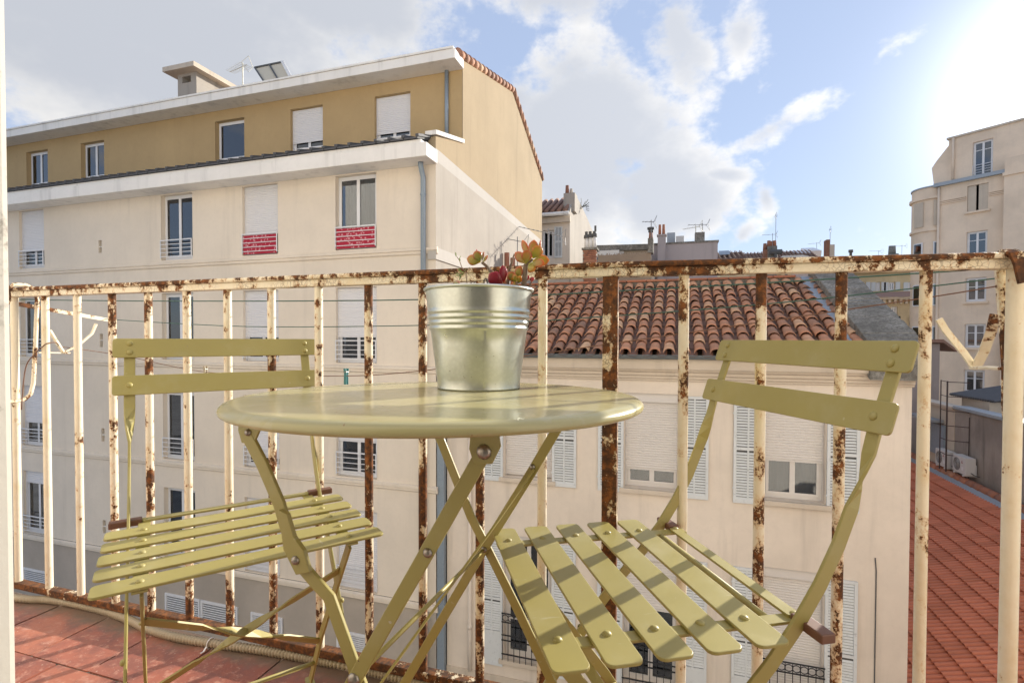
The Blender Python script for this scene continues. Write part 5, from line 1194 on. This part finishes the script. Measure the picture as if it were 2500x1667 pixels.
cc = thing('chimney_cluster', 'weathered stone chimney cluster with many clay pots on the far roofs', 'chimney', z7(1180, 780, 45)); x0, x1, z0, z1 = rect(z7, 1135, 600, 1270, 860, 45); MB().box(x0, x1, 44.8, 45.6, z0 - 1, z1).build('stack', K['cement'], cc)
x0b, x1b, z0b, z1b = rect(z7, 1085, 650, 1132, 860, 45); MB().box(x0b, x1b, 44.8, 45.6, z0b - 1, z1b).build('side_stack', K['brick'], cc)
for px, py, h in ((1165, 600, .5), (1195, 600, .45), (1245, 600, .5), (1108, 650, .55)): p = z7(px, py, 45); pot(cc, V(p.x, 45.2, p.z), .16, h, K['ridge'], False)
p = z7(1255, 700, 44.5); MB().tube([(p.x, 44.5, p.z - 1.2), (p.x, 44.5, p.z)], .14, 8).build('flue', K['dark'], cc); MB().tube([(p.x - .4, 44.5, p.z + .12), (p.x + .45, 44.5, p.z + .12)], .2, 8).build('flue_cowl', K['dark'], cc)
bc2 = thing('tall_brick_chimney', 'tall pinkish brick chimney with stepped top on the far roofs', 'chimney', z7(2035, 780, 50)); x0, x1, z0, z1 = rect(z7, 1985, 500, 2030, 860, 50); MB().box(x0, x1, 50, 50.8, z0 - 2, z1).build('stack', K['brick'], bc2); x0, x1, z0, z1 = rect(z7, 2031, 572, 2100, 860, 50); MB().box(x0, x1, 50, 50.8, z0 - 2, z1).build('side_stack', K['moulding'], bc2)
p = z4(665, 262, 55); vp = MB().tube([(p.x, 55, p.z - 2.5), (p.x, 55, p.z - .25), (p.x, 55, p.z - .24), (p.x, 55, p.z)], [.12, .12, .2, .2], 8).build('roof_vent_pipe', K['dark']); tag(vp, 'lone dark vent pipe rising from the far roofs beside the brick chimney', 'vent pipe')
# yellow house with shutters, ornate facade below
yh = thing('yellow_house', 'distant pale yellow house with grey shutters and tiled eave', 'building', (18, 62, -9.6))
x0, x1, z0, z1 = rect(z4, 300, 560, 1560, 900, 60); wins = []
for (a, b) in ((640, 660), (785, 850), (985, 1045), (1150, 1225), (1400, 1475)): wins.append(rect(z4, a, 675, b, 785, 60))
MB().wall(x0 - 4, x1 + 2, -9.6, z1, wins, 60, .2).build('wall', K['yellow_wall'], yh); MB().box(x0 - 4, x1 + 2, 60.8, 66, -9.6, z1).build('core', K['room'], yh)
for w_ in wins:
    window(yh, *w_, 60, .18, 2, fw=.08); a, b, c, d = w_
    for q in ((a - .42, a - .04), (b + .04, b + .42)): MB().box(q[0], q[1], 59.93, 59.98, c, d).build('shutter_leaf', K['louvre'], yh)
MB().prism([(x0 - 4, 59.5, z1), (x0 - 4, 63, z1 + 1.3), (x0 - 4, 63, z1 + 1.1), (x0 - 4, 59.5, z1 - .12)], (x1 - x0 + 6, 0, 0)).build('roof', K['tile_far'], yh)
m = MB(); k = x0 - 4
while k < x1 + 2: m.tube([(k, 59.45, z1 + .05), (k, 63, z1 + 1.38)], .12, 6); k += .32
m.build('roof_tiles', K['tile_far'], yh, smooth=True)['kind'] = 'stuff'
of = thing('ornate_house', 'ochre stone house with carved cornice and tall windows below the yellow house', 'building', (17, 56, -9.6))
x0, x1, z0, z1 = rect(z4, 500, 885, 1500, 1400, 54); wins = [rect(z4, a, 985, b, 1150, 54) for a, b in ((920, 990), (1180, 1260), (1440, 1495))]
MB().wall(x0 - 2, x1 + .6, -9.6, z1, wins, 54, .25).build('wall', plaster('ochre_stone', (.56, .46, .30), .15, .4, stain=.15), of); MB().box(x0 - 2, x1 + .6, 54.9, 58, -9.6, z1).build('core', K['room'], of)
for w_ in wins: window(of, *w_, 54, .2, 2, fw=.08); MB().box(w_[0] - .2, w_[1] + .2, 53.75, 53.99, w_[2] - .6, w_[2] - .45).build('balcony', K['moulding'], of); MB().box(w_[0] - .15, w_[1] + .15, 53.78, 53.80, w_[2] - .44, w_[2] + .3).build('balcony_guard', K['black_iron'], of)
MB().box(x0 - 2, x1 + .8, 53.6, 53.99, z1 - .15, z1 + .02).build('cornice', K['moulding'], of)
m = MB(); k = x0 - 2
while k < x1 + .6: m.box(k, k + .18, 53.7, 53.99, z1 - .55, z1 - .16); k += .42
m.build('corbels', K['moulding'], of)['kind'] = 'stuff'
zt3 = z4(1000, 795, 57).z; MB().prism([(x0 - 2, 53.5, z1 + .03), (x0 - 2, 57.5, zt3), (x0 - 2, 57.5, zt3 - .2), (x0 - 2, 53.5, z1 - .1 + .13)], (x1 - x0 + 2.8, 0, 0)).build('roof', K['tile_far'], of)
# low yellow gable just behind the ridge
yg = thing('yellow_gable', 'little yellow gable end with brown verge just behind the tiled ridge', 'building', z7(1400, 1060, 20)); x0, x1, z0, z1 = rect(z7, 1255, 985, 1480, 1075, 20)
MB().prism([(x0, 20, z0 - 1), (x1, 20, z0 - 1), (x1, 20, z1 + .15), (x0 + .45, 20, z1 - .05), (x0, 20, z0 + .05)], (0, 3, 0)).build('wall', K['yellow_wall'], yg)
MB().strip([(x0 - .1, 19.9, z0 + .02), (x0 + .3, 19.9, z1 - .12), (x1 - .1, 19.9, z1 + .20)], (0, 1, 0), .3, .05).build('verge', K['dark_tile'], yg)
gx0, gx1, gz0, gz1 = rect(z7, 1485, 985, 2150, 1090, 21); MB().box(gx0, gx1, 21, 23, z0 - 3, gz1 + .15).build('annex_wall', K['mauve'], yg)
# far flat roofs to the right
fr = thing('distant_roof', 'distant pale flat roof edge with small chimneys near the tall rounded building', 'building', z4(1200, 350, 75)); x0, x1, z0, z1 = rect(z4, 870, 345, 1510, 420, 75); MB().box(x0, x1 + 2, 75, 85, -9.6, z1).build('wall', K['moulding'], fr)
x0, x1, z0, z1 = rect(z4, 1170, 310, 1275, 360, 74); MB().box(x0, x1, 74, 75, z0 - 1, z1).build('chimney', K['cement'], fr)
for px in (1175, 1195, 1215): p = z4(px, 300, 74.3); pot(fr, V(p.x, 74.4, z1), .25, 1.0, K['cement'], False)
# aerials
def ant_px(fn, x, yb, yt, Y, lab, **k): p, q = fn(x, yb, Y), fn(x, yt, Y); antenna((p.x, p.y, p.z - .3), q.z - p.z + .3, lab, **k)
ant_px(z6, 1622, 790, 545, 22.4, 'small television aerial on the slim grey cement chimney', heading=R(200), n=4, blen=.5, el=.3)
ant_px(z6, 2230, 850, 620, 26.5, 'leaning pale television aerial on the mauve building', heading=R(150), n=4, blen=.9, el=.3, mat=K['aerial_pale'])
ant_px(z7, 205, 480, 265, 26.5, 'television aerial beside the short chimney of the mauve building', heading=R(190), n=4, blen=.9, el=.5)
ant_px(z7, 1210, 600, 410, 45, 'tall television aerial above the clay pot cluster', heading=R(180), n=3, blen=1.0, el=.5)
ant_px(z7, 1255, 600, 130, 45.3, 'very tall thin aerial mast above the clay pot cluster', heading=R(90), n=3, blen=.5, el=.2)
ant_px(z7, 2037, 570, 340, 50.3, 'thin aerial mast on the tall pinkish brick chimney', heading=R(90), n=2, blen=.3, el=.2)
ant_px(z4, 1315, 345, 200, 74, 'far television aerial between the small chimneys and the rounded building', heading=R(180), n=4, blen=1.6, el=.9)
ant_px(z4, 1018, 345, 270, 74, 'far low television aerial on the distant flat roof', heading=R(200), n=3, blen=1.5, el=.8)
ant_px(z7, 1845, 600, 545, 54, 'tiny aerial above the pale rooflights', heading=R(160), n=3, blen=.9, el=.6)
ap = at(1300 + 215 / 5.6, 440 + 660 / 5.6, Y=17.5); antenna((ap.x, 17.5, 2.3), ap.z - 2.3, 'dark long boomed television aerial in front of the ochre gable end', R(168), 12, 2.2, .5, K['aerial'], tilt=.30)
ap = at(1050 + 1672 / 7.84, 560 + 200 / 7.84, Y=16.4); antenna((ap.x, 16.4, 2.3), ap.z - 2.3 + .1, 'dark television aerial seen just above the jade plant', R(170), 5, 1.2, .4, K['aerial'], tilt=.25)
p = at(1050 + 1470 / 7.84, 560 + 450 / 7.84, Y=16.0); fp = thing('flue_pipes', 'two brown clay flue pipes standing behind the tiled ridge near the jade plant', 'flue pipe', (p.x, 16, 2.2)); MB().tube([(p.x, 16, 2.0), (p.x, 16, p.z)], .085, 10).build('pipe', K['ridge'], fp, smooth=True); MB().tube([(p.x + .17, 16.1, 2.0), (p.x + .17, 16.1, p.z - .16)], .08, 10).build('pipe', K['ridge'], fp, smooth=True)
